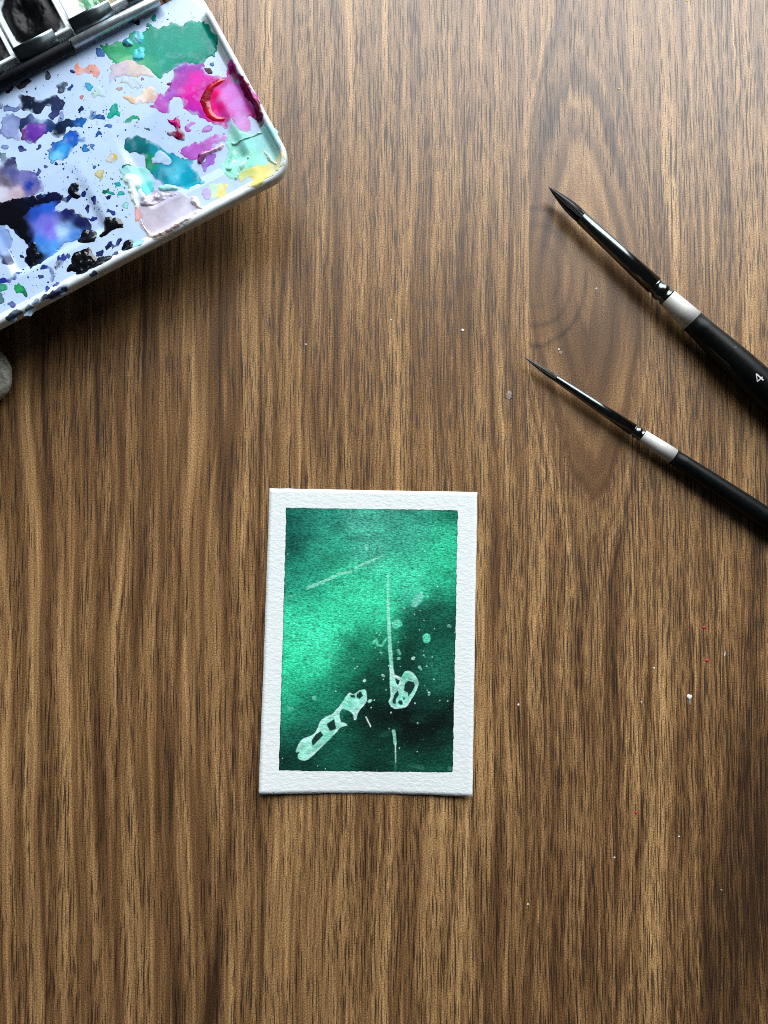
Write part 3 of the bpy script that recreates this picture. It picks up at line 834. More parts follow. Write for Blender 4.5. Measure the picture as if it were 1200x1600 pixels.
_seed = [100]
def patch(outline, cols, label=None, thick=0.014, rag=4.0, mat='wash', edge=0.35, prof=2.0, step=0.8, smoothn=2, bumpy=0.0, warp=5.0, zoff=0.0, name='paint_patch', soft=0.62):
    """dried paint on the lid; outline and colour points in photo px, thickness in mm"""
    _seed[0] += 7
    sd = _seed[0]
    P = chaikin(outline, smoothn) if smoothn else np.array(outline, float)
    x0, y0 = P.min(0) - 4; x1, y1 = P.max(0) + 4
    X, Y = np.meshgrid(np.arange(x0, x1 + step, step), np.arange(y0, y1 + step, step), indexing='ij')
    q_ = 0.35 if thick > 0.3 else 1.0
    S = sdist(X + q_ * (7 * fbm(X / 13, Y / 13, sd + 8, 2) + 3 * vnoise(X / 4, Y / 4, sd + 9)), Y + q_ * (7 * fbm(X / 13, Y / 13, sd + 10, 2) + 3 * vnoise(X / 4, Y / 4, sd + 11)), P) + (1.2 if mat == 'wash' else 0.3)
    a, b = ab(X, Y, Z_FLOOR - 0.0004)
    zb = lid_z(a, b) + zoff * 0.001
    def colf(s):
        wx = X + warp * fbm(X / 12, Y / 12, sd + 1, 3); wy = Y + warp * fbm(X / 12, Y / 12, sd + 2, 3)
        W = 0; C = 0
        for (x, y, r, g, bb) in cols:
            w = 1 / (((wx - x) ** 2 + (wy - y) ** 2) / 16 + 1.0) ** 2
            W = W + w; C = C + w[..., None] * lin((r, g, bb))
        C = C / W[..., None]
        C = C * (1 + 0.22 * fbm(X / 14, Y / 14, sd + 5, 3))[..., None]
        C = C * (1 - edge * np.exp(-(np.clip(s, 0, 50) / 1.5) ** 2))[..., None]
        if mat == 'wash' and soft > 0:
            k_ = smooth(0.0, 0.35, fbm(X / 16, Y / 16, sd + 4, 2))
            thin = (soft * k_ * smooth(5.5, 0.3, s))[..., None]
            C = C * (1 - thin) + thin * np.array([0.47, 0.62, 0.86])
        if mat == 'wash':
            v_ = (0.28 * smooth(0.05, 0.6, fbm(X / 11, Y / 11, sd + 6, 3)) * smooth(1.0, 4.0, s))[..., None]
            C = C * (1 - v_) + v_ * (0.5 * C + 0.5 * np.array([0.47, 0.62, 0.86]))
        return C
    return heap(name, X, Y, S, zb, colf, M[mat], pal, thick * 0.001, rag, sd, label, prof, bumpy, lambda z: from_ab(a, b, z))

NAVY = (20, 32, 58); BLK = (9, 10, 16)
patch([(33,148),(48,153),(66,156),(88,155),(96,158),(103,165),(96,172),(91,176),(84,187),(77,187),(76,182),(83,174),(79,169),(68,170),(66,175),(58,177),(50,174),(46,170),(36,172),(35,158)],
      [(45,160,18,28,48),(70,162,24,36,62),(90,165,34,46,84),(82,182,52,66,118)], 'dark navy paint smear')
patch([(10,170),(34,165),(37,172),(20,174),(12,173)], [(20,170,110,128,184)], None, edge=0.5)
patch([(20,178),(30,183),(33,192),(30,202),(35,210),(30,217),(12,216),(4,212),(3,198),(8,186)], [(18,198,140,156,204),(10,210,128,140,190),(28,186,110,124,176)], 'pale lavender-grey paint puddle', edge=0.55)
patch([(32,186),(46,182),(58,188),(76,190),(90,192),(96,180),(100,174),(99,186),(92,200),(82,208),(72,211),(70,200),(52,199),(38,202),(32,213)],
      [(36,195,34,44,84),(60,192,92,112,160),(82,200,24,54,100),(96,184,130,150,196),(76,206,40,70,140)], 'slate blue wash')
patch([(38,200),(52,196),(70,198),(73,207),(62,214),(54,223),(46,224),(40,217),(38,208)], [(55,208,98,52,158),(44,216,84,40,140),(66,202,120,70,170),(30,216,120,60,90)], 'violet paint patch', zoff=0.05)
patch([(82,208),(90,196),(108,188),(120,189),(138,186),(130,192),(124,195),(128,198),(112,196),(103,200),(104,208),(98,212),(88,210)],
      [(90,205,12,26,48),(105,194,16,40,74),(130,190,26,92,168)], 'navy streak')
patch([(86,224),(96,218),(101,214),(112,208),(128,210),(122,214),(136,216),(132,220),(122,222),(118,230),(114,238),(110,244),(104,249),(92,251),(80,256),(84,249),(78,244),(77,238),(80,230)],
      [(100,236,60,160,222),(92,242,110,195,232),(84,228,26,96,190),(115,216,22,84,186),(108,240,30,120,205),(128,217,30,110,190)], 'bright blue paint puddle', edge=0.6)
patch([(157,73),(170,74),(185,70),(195,70),(203,58),(210,50),(222,53),(240,46),(262,42),(286,38),(290,36),(310,38),(320,41),(330,52),(338,62),(336,70),(338,78),(334,84),(336,90),(322,92),(318,98),(300,99),(286,103),(270,109),(260,112),(250,121),(244,116),(236,108),(226,105),(219,104),(214,96),(208,94),(192,99),(178,98),(172,88),(166,82)],
      [(170,80,30,150,95),(190,85,34,168,106),(205,80,28,160,110),(225,70,6,150,126),(260,75,0,146,126),(300,70,0,150,128),(325,75,0,142,122),(300,92,4,138,116),(200,95,120,190,140)], 'large teal green paint field', thick=0.05, rag=4.0, edge=0.2, soft=0.25)
patch([(180,102),(200,97),(212,98),(219,105),(232,106),(241,114),(240,120),(216,120),(188,120),(176,128),(168,127)], [(215,108,206,190,182),(190,114,196,184,196),(235,114,212,196,186),(174,124,176,178,200)], 'thin beige wash', edge=0.18, thick=0.05)
patch([(114,102),(124,99),(128,108),(136,112),(140,106),(152,104),(155,114),(148,116),(138,114),(125,119),(118,112)], [(120,106,228,150,128),(148,110,222,156,140),(128,114,222,170,160)], 'salmon paint patch', edge=0.15)
patch([(87,138),(94,134),(104,133),(108,138),(100,145),(93,148),(88,146)], [(95,140,52,66,86),(104,136,70,86,106)], 'slate grey drop', edge=0.5)
patch([(28,138),(34,130),(46,125),(45,130),(38,136),(31,139)], [(36,132,58,52,66)], None, edge=0.4)
patch([(170,178),(176,170),(184,165),(187,174),(186,183),(174,184)], [(180,176,12,158,138)], 'small teal drop')
patch([(197,190),(202,186),(216,183),(218,186),(208,191),(198,195)], [(208,188,28,160,118)], None)
patch([(144,173),(152,174),(150,178),(160,183),(163,188),(156,188),(150,185),(143,186)], [(152,182,22,78,150)], None)
patch([(137,136),(142,134),(145,141),(139,143)], [(141,139,34,152,190)], None)
patch([(144,143),(154,138),(160,146),(168,150),(160,153),(146,149)], [(155,147,176,206,208)], None, edge=0.2, thick=0.04)
patch([(150,77),(160,78),(166,84),(152,86)], [(158,81,60,110,180)], None)
patch([(195,154),(210,151),(222,150),(224,140),(232,136),(246,146),(247,152),(242,160),(232,163),(222,158),(216,165),(205,160),(196,159)], [(205,156,216,184,152),(232,145,220,202,180),(240,155,214,178,168),(218,160,226,214,210)], 'tan wash', edge=0.2, thick=0.07)
patch([(189,126),(205,124),(216,122),(219,132),(212,138),(200,134)], [(205,130,188,206,214)], None, edge=0.25, thick=0.04)
# magenta group
patch([(269,109),(282,103),(300,98),(318,98),(319,112),(322,120),(332,124),(348,123),(360,122),(358,108),(363,106),(372,118),(384,136),(396,154),(406,176),(414,194),(410,197),(400,186),(390,184),(386,184),(392,192),(394,200),(388,208),(378,204),(372,200),(362,180),(358,192),(354,199),(346,192),(332,188),(322,183),(306,182),(298,174),(284,169),(290,160),(284,153),(272,150),(264,160),(268,178),(256,176),(238,168),(240,158),(250,150),(260,148),(270,144),(268,138),(276,132),(270,120)],
      [(280,108,136,70,176),(310,103,146,64,176),(285,120,170,60,176),(305,122,214,26,168),(300,145,216,20,160),(312,160,206,24,160),(325,135,200,30,160),(255,165,182,84,184),(264,152,166,84,190),(305,175,170,40,172),(335,150,226,6,112),(340,170,222,10,120),(345,130,186,50,150),(362,142,206,120,214),(352,155,214,116,206),(370,165,208,136,220),(376,128,198,50,160),(390,165,196,64,168),(402,186,176,30,110),(378,190,204,150,216),(388,202,214,140,206),(350,185,210,60,160)], 'magenta and pink paint puddle', thick=0.05, rag=4.0, edge=0.2)
patch([(340,124),(354,125),(348,130),(338,136),(330,148),(327,160),(330,172),(338,180),(352,184),(350,190),(336,190),(324,184),(317,172),(314,160),(318,146),(326,134)], [(335,130,176,8,36),(320,155,140,2,30),(330,182,190,10,40),(346,187,196,14,50)], 'thick dark red crescent of paint', thick=0.34, mat='thick', prof=4.0, edge=0.1, rag=1.6, bumpy=0.0, zoff=0.03)
patch([(362,107),(368,114),(374,124),(388,145),(400,164),(410,184),(414,194),(408,197),(402,186),(394,168),(386,154),(376,138),(367,124)], [(372,124,126,6,70),(390,155,110,2,50),(408,190,92,0,36)], 'dark crimson run along the rim', thick=0.12, prof=2, zoff=0.06, rag=2.0)
patch([(258,186),(266,189),(274,186),(280,192),(280,200),(286,212),(287,220),(278,217),(265,210),(266,204),(274,202),(273,197),(266,194)], [(274,192,176,10,110),(272,208,130,4,56),(282,215,120,4,46)], 'dark red drop', thick=0.35, prof=2)
patch([(288,196),(296,190),(300,188),(302,194),(292,198)], [(296,193,186,130,214)], None, edge=0.2)
patch([(280,240),(293,230),(310,221),(339,213),(354,212),(352,219),(339,226),(321,232),(313,239),(309,247),(295,243)], [(300,232,176,92,190),(330,219,186,110,196),(348,214,196,136,206)], 'mauve paint streak', thick=0.08, edge=0.15)
patch([(308,241),(317,235),(334,231),(352,222),(354,224),(341,235),(326,240),(317,247),(312,254),(309,252)], [(312,246,130,60,120),(330,235,214,160,196),(350,224,226,190,208)], 'glossy mauve ridge', thick=0.8, mat='thick', prof=2.2, edge=0.1)
patch([(317,254),(323,243),(339,239),(334,252),(321,263),(317,266)], [(325,250,162,104,204)], None, edge=0.15)
patch([(356,204),(366,196),(373,212),(392,210),(412,209),(425,207),(432,216),(438,232),(439,243),(427,254),(417,262),(395,262),(373,271),(365,282),(352,268),(345,262),(356,246),(354,228)],
      [(366,206,150,215,200),(385,225,150,224,218),(410,220,156,222,222),(420,240,168,226,220),(395,245,150,226,206),(365,250,150,224,200),(365,270,150,220,200)], 'mint green paint field', thick=0.08, edge=0.12)
patch([(352,264),(358,244),(366,230),(370,242),(364,262),(356,268)], [(360,250,140,226,196)], 'thick mint ridge', thick=0.8, mat='thick', prof=2.5, edge=0.05)
patch([(366,284),(374,262),(386,245),(390,248),(382,262),(373,278)], [(378,262,186,238,222)], None, thick=0.8, mat='thick', prof=2.2, edge=0.05)
patch([(410,236),(418,238),(424,246),(432,254),(434,260),(424,256),(414,246)], [(420,246,206,240,226)], None, thick=0.7, mat='thick', prof=2.2, edge=0.1)
patch([(360,222),(376,218),(392,213),(410,208),(410,211),(392,217),(378,222),(366,226)], [(385,216,150,214,196)], None, thick=0.7, mat='thick', prof=1.8, edge=0.2)
patch([(369,274),(386,263),(417,254),(440,243),(446,261),(430,274),(412,287),(399,297),(391,295),(382,295),(384,289),(395,287),(399,276),(386,274),(373,282)], [(385,270,196,206,120),(410,268,222,214,132),(400,285,222,208,116),(430,262,226,222,176)], 'pale yellow wash', edge=0.12, thick=0.08)
patch([(330,293),(341,287),(356,287),(354,302),(343,310),(330,313)], [(345,300,232,220,140),(334,296,196,230,206)], 'small yellow patch', edge=0.1)
patch([(200,216),(213,212),(224,220),(239,224),(258,238),(282,241),(295,250),(302,265),(310,278),(318,283),(304,289),(291,293),(280,287),(252,287),(239,272),(232,260),(226,253),(224,243),(217,237),(204,236),(198,226)],
      [(208,224,14,104,112),(225,235,12,96,104),(240,236,18,140,160),(260,250,12,150,182),(270,268,84,190,216),(290,275,12,158,190),(250,275,14,130,150),(308,283,10,150,170),(232,250,30,140,90)], 'teal and turquoise paint patch', thick=0.05, rag=4.0, edge=0.3)
patch([(240,244),(250,238),(262,244),(264,252),(252,254),(242,252)], [(252,247,168,196,230)], None, edge=0.05, thick=0.06, zoff=0.17)
patch([(188,264),(208,261),(232,262),(238,272),(239,286),(234,300),(228,302),(222,294),(216,300),(208,294),(192,290),(188,284),(192,276)], [(200,280,170,230,226),(225,275,150,222,220),(232,295,80,200,196),(206,266,140,200,206)], 'mint puddle', thick=0.06, edge=0.3)
patch([(192,280),(202,272),(218,276),(220,288),(212,296),(217,310),(218,322),(214,328),(208,320),(208,308),(200,294)], [(205,282,226,246,240),(214,312,230,244,240)], 'thick white paint stroke', thick=0.6, mat='thick', prof=3, edge=0.05)
patch([(178,289),(184,286),(190,290),(188,295),(180,294)], [(184,290,20,160,170)], None)
patch([(248,290),(262,287),(278,290),(277,296),(262,297),(250,296)], [(262,292,160,228,228)], None, thick=0.5, mat='thick', prof=2, edge=0.1)
patch([(222,308),(239,298),(258,296),(276,298),(287,304),(298,308),(310,318),(314,328),(304,341),(291,352),(265,368),(246,376),(233,365),(223,347),(222,330)],
      [(240,304,176,172,190),(270,306,170,166,186),(255,335,184,176,192),(275,330,196,192,208),(240,345,188,180,194),(290,330,206,206,224)], 'grey mauve paint puddle', thick=0.08, edge=0.1)
patch([(221,342),(226,352),(234,362),(246,370),(260,364),(276,356),(292,348),(304,338),(310,330),(312,334),(300,346),(286,357),(268,368),(248,380),(238,374),(228,364),(221,352)], [(226,352,224,200,196),(246,374,232,212,204),(290,350,228,210,206)], 'thick pinkish ridge', thick=0.75, mat='thick', prof=2.2, edge=0.08, bumpy=0.5)
patch([(222,312),(230,302),(244,297),(262,297),(276,298),(276,304),(262,308),(248,314),(234,322),(224,324)], [(235,308,168,162,180),(262,302,176,172,192)], 'thick lilac-grey ridge', thick=0.7, mat='thick', prof=3, edge=0.15, bumpy=0.5)
patch([(296,306),(304,308),(312,316),(314,324),(322,326),(318,331),(308,326),(300,320)], [(306,314,236,224,232)], None, thick=1.0, mat='thick', prof=2.5, edge=0.05, bumpy=0.5)
patch([(213,330),(222,326),(219,338),(216,350),(212,345)], [(216,338,226,170,164)], None)
patch([(318,300),(328,292),(334,300),(328,312),(318,310)], [(325,302,186,176,216)], None, edge=0.1, thick=0.05)
patch([(165,284-36),(174,240),(180,250),(172,258)], [(172,250,196,196,190)], None, edge=0.3, thick=0.05)
patch([(150,276),(158,270),(165,268),(162,278),(156,284)], [(158,276,196,190,140)], None, edge=0.4)
patch([(174,246),(180,244),(181,252),(175,253)], [(177,248,206,170,60)], None)
# blues and blacks of the near well
patch([(12,248),(24,250),(26,262),(40,270),(56,274),(67,284),(66,300),(54,306),(36,312),(18,314),(-6,322),(-6,268),(4,260)],
      [(16,254,56,60,100),(38,276,112,112,176),(46,290,24,50,156),(56,284,90,90,160),(12,284,96,86,108),(28,304,196,176,190),(4,302,200,196,216),(20,274,80,84,140),(58,300,120,110,170)], 'mauve and blue paint puddle', edge=0.3)
patch([(-6,318),(18,313),(54,308),(80,300),(94,300),(98,308),(96,315),(84,320),(86,328),(108,329),(118,331),(132,340),(138,348),(136,358),(124,362),(120,372),(112,378),(98,380),(92,386),(86,390),(84,396),(76,398),(70,402),(66,408),(54,414),(46,422),(42,414),(40,404),(43,396),(42,380),(36,374),(28,362),(20,354),(8,348),(-6,342)],
      [(10,326,12,14,20),(30,332,8,10,20),(24,350,8,10,18),(36,356,10,16,40),(60,312,14,18,44),(85,305,16,22,62),(72,322,40,96,214),(56,332,34,80,190),(75,355,128,104,232),(70,348,120,120,230),(80,366,134,130,236),(64,360,110,130,232),(97,362,176,212,246),(104,370,120,176,240),(82,380,80,156,238),(62,376,60,130,224),(112,366,80,140,226),(105,334,22,30,90),(126,346,20,24,74),(48,390,10,12,22),(60,398,9,10,20),(50,412,8,9,16),(44,372,12,22,60),(66,388,80,150,230)], 'black and ultramarine paint puddle', thick=0.12, rag=4.0, edge=0.15, mat='thick', prof=2)
def blob(cx, cy, rx, ry, ang=0, n=14, k=0.12, seed=1):
    r = random.Random(seed)
    out = []
    for i in range(n):
        t = 2 * math.pi * i / n; q = 1 + r.uniform(-k, k)
        x, y = rx * q * math.cos(t), ry * q * math.sin(t)
        out.append((cx + x * math.cos(ang) - y * math.sin(ang), cy + x * math.sin(ang) + y * math.cos(ang)))
    return out
patch(blob(135, 369, 16, 11, -0.3), [(135, 369, 10, 11, 14), (146, 364, 30, 36, 46)], 'glossy black paint lump', thick=0.42, mat='black_lump', prof=4, edge=0, bumpy=0.45)
patch([(-6,324),(20,315),(56,310),(82,302),(95,302),(97,308),(80,314),(62,319),(48,326),(40,338),(41,354),(46,370),(42,378),(30,364),(18,352),(-6,344)], [(24,342,9,10,18),(60,314,10,14,34),(90,305,14,20,56)], 'crusty black paint heap', thick=0.07, mat='black_lump', prof=4, edge=0, bumpy=0.4, zoff=0.12)
patch([(44,384),(54,378),(60,386),(58,398),(50,412),(44,412),(42,400)], [(50,396,10,11,22)], None, thick=0.3, mat='black_lump', prof=4, edge=0, bumpy=0.4, zoff=0.12)
patch([(160,346),(180,340),(190,348),(195,358),(180,358),(170,368),(158,370),(164,360)], [(175,352,12,13,18)], 'black paint clot', thick=0.35, mat='black_lump', prof=3, edge=0, bumpy=0.45)
patch([(106,297),(112,288),(123,288),(121,294),(126,306),(118,310),(112,306)], [(116,298,12,16,32)], 'small black clot', thick=0.4, mat='black_lump', prof=2.5, edge=0, bumpy=0.5)
patch([(96,310),(108,308),(112,306),(112,309),(104,311),(98,313)], [(104,310,24,36,96)], None)
patch([(140,386),(142,394),(150,402),(174,403),(176,408),(168,414),(150,420),(130,431),(122,428),(120,424),(106,425),(108,418),(114,412),(113,400),(128,394)], [(140,410,11,12,17),(165,408,26,28,36)], 'large crusty black paint lump', thick=0.5, mat='black_lump', prof=4.5, edge=0, bumpy=0.5)
patch([(190,384),(200,376),(208,374),(210,388),(196,391)], [(200,383,12,16,24)], 'black clot', thick=0.42, mat='black_lump', prof=3, edge=0, bumpy=0.45)
patch([(209,376),(222,380),(223,386),(208,389)], [(215,383,150,200,226)], None, edge=0.2)
patch(blob(170, 386, 4, 5, 0.4), [(170, 386, 26, 30, 60)], None)
patch([(172,384),(180,379),(190,373),(191,376),(181,383),(174,387)], [(182,379,34,44,100)], None)
patch([(-6,346),(6,352),(12,356),(17,368),(20,378),(12,384),(16,396),(20,406),(18,412),(10,415),(4,410),(-6,396)], [(6,366,130,160,214),(4,390,122,150,206),(12,408,48,58,96)], 'pale blue-grey wash', edge=0.4)
patch([(4,438),(20,436),(22,430),(28,426),(30,434),(26,438),(4,443)], [(16,438,36,50,140),(27,430,60,70,130)], None)
patch([(24,450),(28,445),(34,444),(37,450),(41,457),(44,463),(41,464),(35,458),(27,457)], [(30,450,40,160,92),(40,460,30,110,80)], 'green drop', edge=0.35)
patch(blob(2, 449, 8, 3.5, 0.05), [(2, 449, 40, 150, 110)], None)
patch(blob(1, 466, 6, 8, 0.2), [(1, 466, 80, 120, 130)], None, edge=0.5)
patch(blob(16.5, 475, 5, 4.5), [(16, 475, 96, 106, 166)], None, edge=0.4)
patch([(86,420),(90,412),(96,406),(99,398),(102,400),(101,406),(96,412)], [(90,414,40,34,60),(99,402,50,70,170)], None)
patch([(64,416),(74,414),(82,418),(84,426),(81,441),(79,441),(80,428),(76,420),(66,419)], [(80,426,40,56,140)], None, rag=0.6, smoothn=1)
patch(blob(75, 121, 4, 5, -0.5), [(75, 121, 50, 62, 74)], None, edge=0.4)
patch(blob(243.5, 32.5, 3.6, 5, 0.1), [(243, 32, 20, 150, 130)], None)
patch(blob(1, 163, 4, 5), [(1, 163, 110, 124, 160)], None, edge=0.5)
patch([(205,37),(214,33),(219,36),(214,41),(206,41)], [(212,37,12,40,44)], None)
# spots that ran over the front rim
for cx, cy, rx, ry, c in ((23, 499, 4, 2.6, (60, 76, 90)), (34, 492, 6, 2.6, (96, 110, 128)), (52, 489, 6.5, 3.6, (84, 104, 112)), (75, 471, 5, 2.4, (70, 76, 96)), (90, 463, 12, 2.6, (54, 52, 78)), (108, 454, 3.2, 2.0, (50, 60, 80)), (62, 477, 4, 1.2, (120, 150, 170))):
    patch(blob(cx, cy, rx, ry, -0.5), [(cx, cy) + c], None, rag=0.6, edge=0.4, thick=0.06)
# small splashes and drips
for cx, cy, rx, ry, an, c in (
        (115, 113, 2.6, 2.4, 0, (30, 40, 110)), (17, 143, 4.5, 2.2, -0.5, (50, 34, 66)), (131, 155, 2.4, 2.0, 0, (200, 130, 130)), (128, 172, 1.5, 5, 0.5, (28, 40, 100)), (169, 198, 3.2, 3.4, 0, (40, 110, 180)),
        (155, 211, 2.2, 2, 0, (30, 90, 170)), (144, 231, 2, 5, -0.2, (40, 110, 180)), (133, 233, 4, 3.6, 0, (40, 120, 190)), (37, 233, 6, 2.4, 0.4, (34, 36, 110)), (59, 231, 4, 2.6, -0.3, (36, 44, 120)),
        (113, 137, 5, 1.6, -0.5, (24, 60, 140)), (232, 42, 2.4, 2.2, 0, (20, 150, 130)), (224, 123, 2.2, 2, 0, (180, 120, 160)), (188, 139, 2.4, 2.2, 0, (196, 160, 150)), (230, 204, 4, 1.6, 0.6, (10, 100, 120)),
        (62, 270, 4, 2, -0.6, (40, 56, 120)), (149, 314, 3, 6, -0.3, (28, 42, 120)), (133, 326, 2.6, 4.4, -0.3, (24, 30, 90)), (143, 338, 5.5, 2.2, 0, (30, 50, 140)), (131, 303, 2.4, 2.4, 0, (30, 44, 110)),
        (170, 310, 2.4, 2, 0, (24, 36, 90)), (174, 334, 4.6, 2.2, 0.6, (40, 56, 140)), (157, 393, 3, 4.4, 0.5, (36, 44, 96)), (30, 423, 2.8, 2.6, 0, (50, 60, 140)), (33, 403, 4, 1.8, 0.3, (24, 30, 80)),
        (63, 430, 2.4, 2.2, 0, (60, 76, 130)), (88, 445, 2.6, 2.0, 0, (50, 70, 160)), (76, 452, 2.2, 3.4, 0.3, (50, 70, 170)), (100, 458, 4.4, 1.8, -0.5, (90, 110, 150)), (166, 300, 1.6, 4, 0.5, (30, 120, 90)),
        (175, 301, 6, 1.8, 0.15, (30, 160, 140)), (188, 304, 4.4, 1.8, 0, (30, 170, 160)), (195, 326, 5, 6, 0, (150, 214, 214)), (198, 261, 3.4, 3.6, 0, (30, 120, 90)), (325, 111, 5, 2.2, 0, (70, 16, 50)),
        (313, 137, 2.6, 3, 0, (110, 6, 60)), (267, 130, 2.6, 1.8, -0.4, (120, 20, 90)), (294, 201, 4.4, 2.0, -0.2, (190, 90, 190)), (322, 203, 5.5, 3.2, -0.4, (190, 140, 214)), (332, 104, 2, 1.8, 0, (40, 100, 180)),
        (8, 232, 5, 3, 0.4, (120, 140, 190)), (6, 246, 6, 4, 0.2, (110, 130, 150)), (150, 262, 1.6, 1.6, 0, (30, 50, 120)), (90, 258, 2, 1.8, 0, (30, 50, 120)), (70, 262, 1.8, 1.8, 0, (30, 50, 120)),
        (243, 150, 2, 2, 0, (170, 90, 170)), (108, 403, 1.8, 1.8, 0, (30, 40, 90)), (150, 432, 2.6, 1.4, -0.6, (60, 76, 110)), (182, 398, 2.0, 1.6, 0, (50, 60, 110)), (54, 160, 2, 1.6, 0, (24, 34, 60))):
    patch(blob(cx, cy, rx, ry, an, 10, 0.25, int(cx * 3 + cy)), [(cx, cy) + c], None, rag=1.2, edge=0.45, thick=0.02, soft=0.15, step=0.6)
# clear turquoise bead of wet paint
patch(blob(201, 68, 8, 7.5), [(198, 66, 10, 120, 150), (205, 72, 120, 220, 230), (202, 64, 30, 150, 190)], 'glossy turquoise bead', thick=1.3, mat='thick', prof=5, edge=0.4, rag=0.4)
patch(blob(217, 60, 6, 5), [(217, 60, 60, 190, 200)], None, thick=0.3, zoff=0.12, edge=0.05)  # highlight on the wet teal paint, put into a pale patch
patch(blob(218, 86, 5, 7), [(218, 86, 80, 196, 206)], None, thick=0.3, zoff=0.12, edge=0.05)  # second highlight, likewise coloured in as a pale patch

def speckles():
    rng = np.random.default_rng(11)
    V = []; F = []; C = []
    groups = [((60, 130), (70, 40), 26, [(20, 30, 60), (30, 40, 100)]), ((150, 160), (60, 60), 40, [(20, 40, 80), (30, 120, 150), (60, 60, 120)]),
              ((110, 270), (60, 45), 60, [(22, 36, 100), (20, 40, 80)]), ((160, 320), (40, 50), 40, [(20, 30, 90), (24, 30, 60)]), ((150, 200), (50, 40), 30, [(20, 50, 130), (16, 30, 80)]),
              ((60, 440), (60, 30), 40, [(30, 50, 130), (20, 30, 60)]), ((190, 120), (60, 40), 20, [(70, 60, 120), (190, 120, 120)]), ((300, 210), (50, 40), 22, [(150, 30, 120), (190, 120, 200)]),
              ((290, 30), (40, 20), 14, [(20, 100, 100)]), ((130, 410), (70, 40), 36, [(20, 26, 60)]), ((240, 230), (70, 60), 24, [(10, 90, 110)]), ((190, 300), (30, 40), 22, [(20, 140, 130), (20, 30, 90)])]
    for (cx, cy), (sx, sy), n, cs in groups:
        for _ in range(int(n * 1.4)):
            x = rng.normal(cx, sx * 0.55); y = rng.normal(cy, sy * 0.55)
            r = rng.uniform(0.5, 1.1) if rng.random() < 0.75 else rng.uniform(1.1, 2.3)
            a, b = ab(x, y, Z_FLOOR)
            if edge_d(a, b) < 0.0045 or b > HB - 0.002 or x < -4: continue
            k = len(V); el = rng.uniform(0.35, 1.0); an = rng.uniform(0, 3.14)
            c = lin(cs[rng.integers(len(cs))])
            for i in range(8):
                t = i * math.pi / 4
                ex, ey = r * math.cos(t), r * el * math.sin(t)
                aa, bb = ab(x + ex * math.cos(an) - ey * math.sin(an), y + ex * math.sin(an) + ey * math.cos(an), Z_FLOOR)
                V.append(from_ab(aa, bb, float(lid_z(aa, bb)) - 0.00001)); C.append(c * 0.9)
            V.append(from_ab(a, b, float(lid_z(a, b)) + 0.00012)); C.append(c)
            for i in range(8): F.append((k + (i + 1) % 8, k + i, k + 8))
    o = build('paint_speckles', np.array(V), np.array(F), M['wash'], pal, 'tiny dark paint speckles', cols=np.array(C))
    o['kind'] = 'stuff'
speckles()

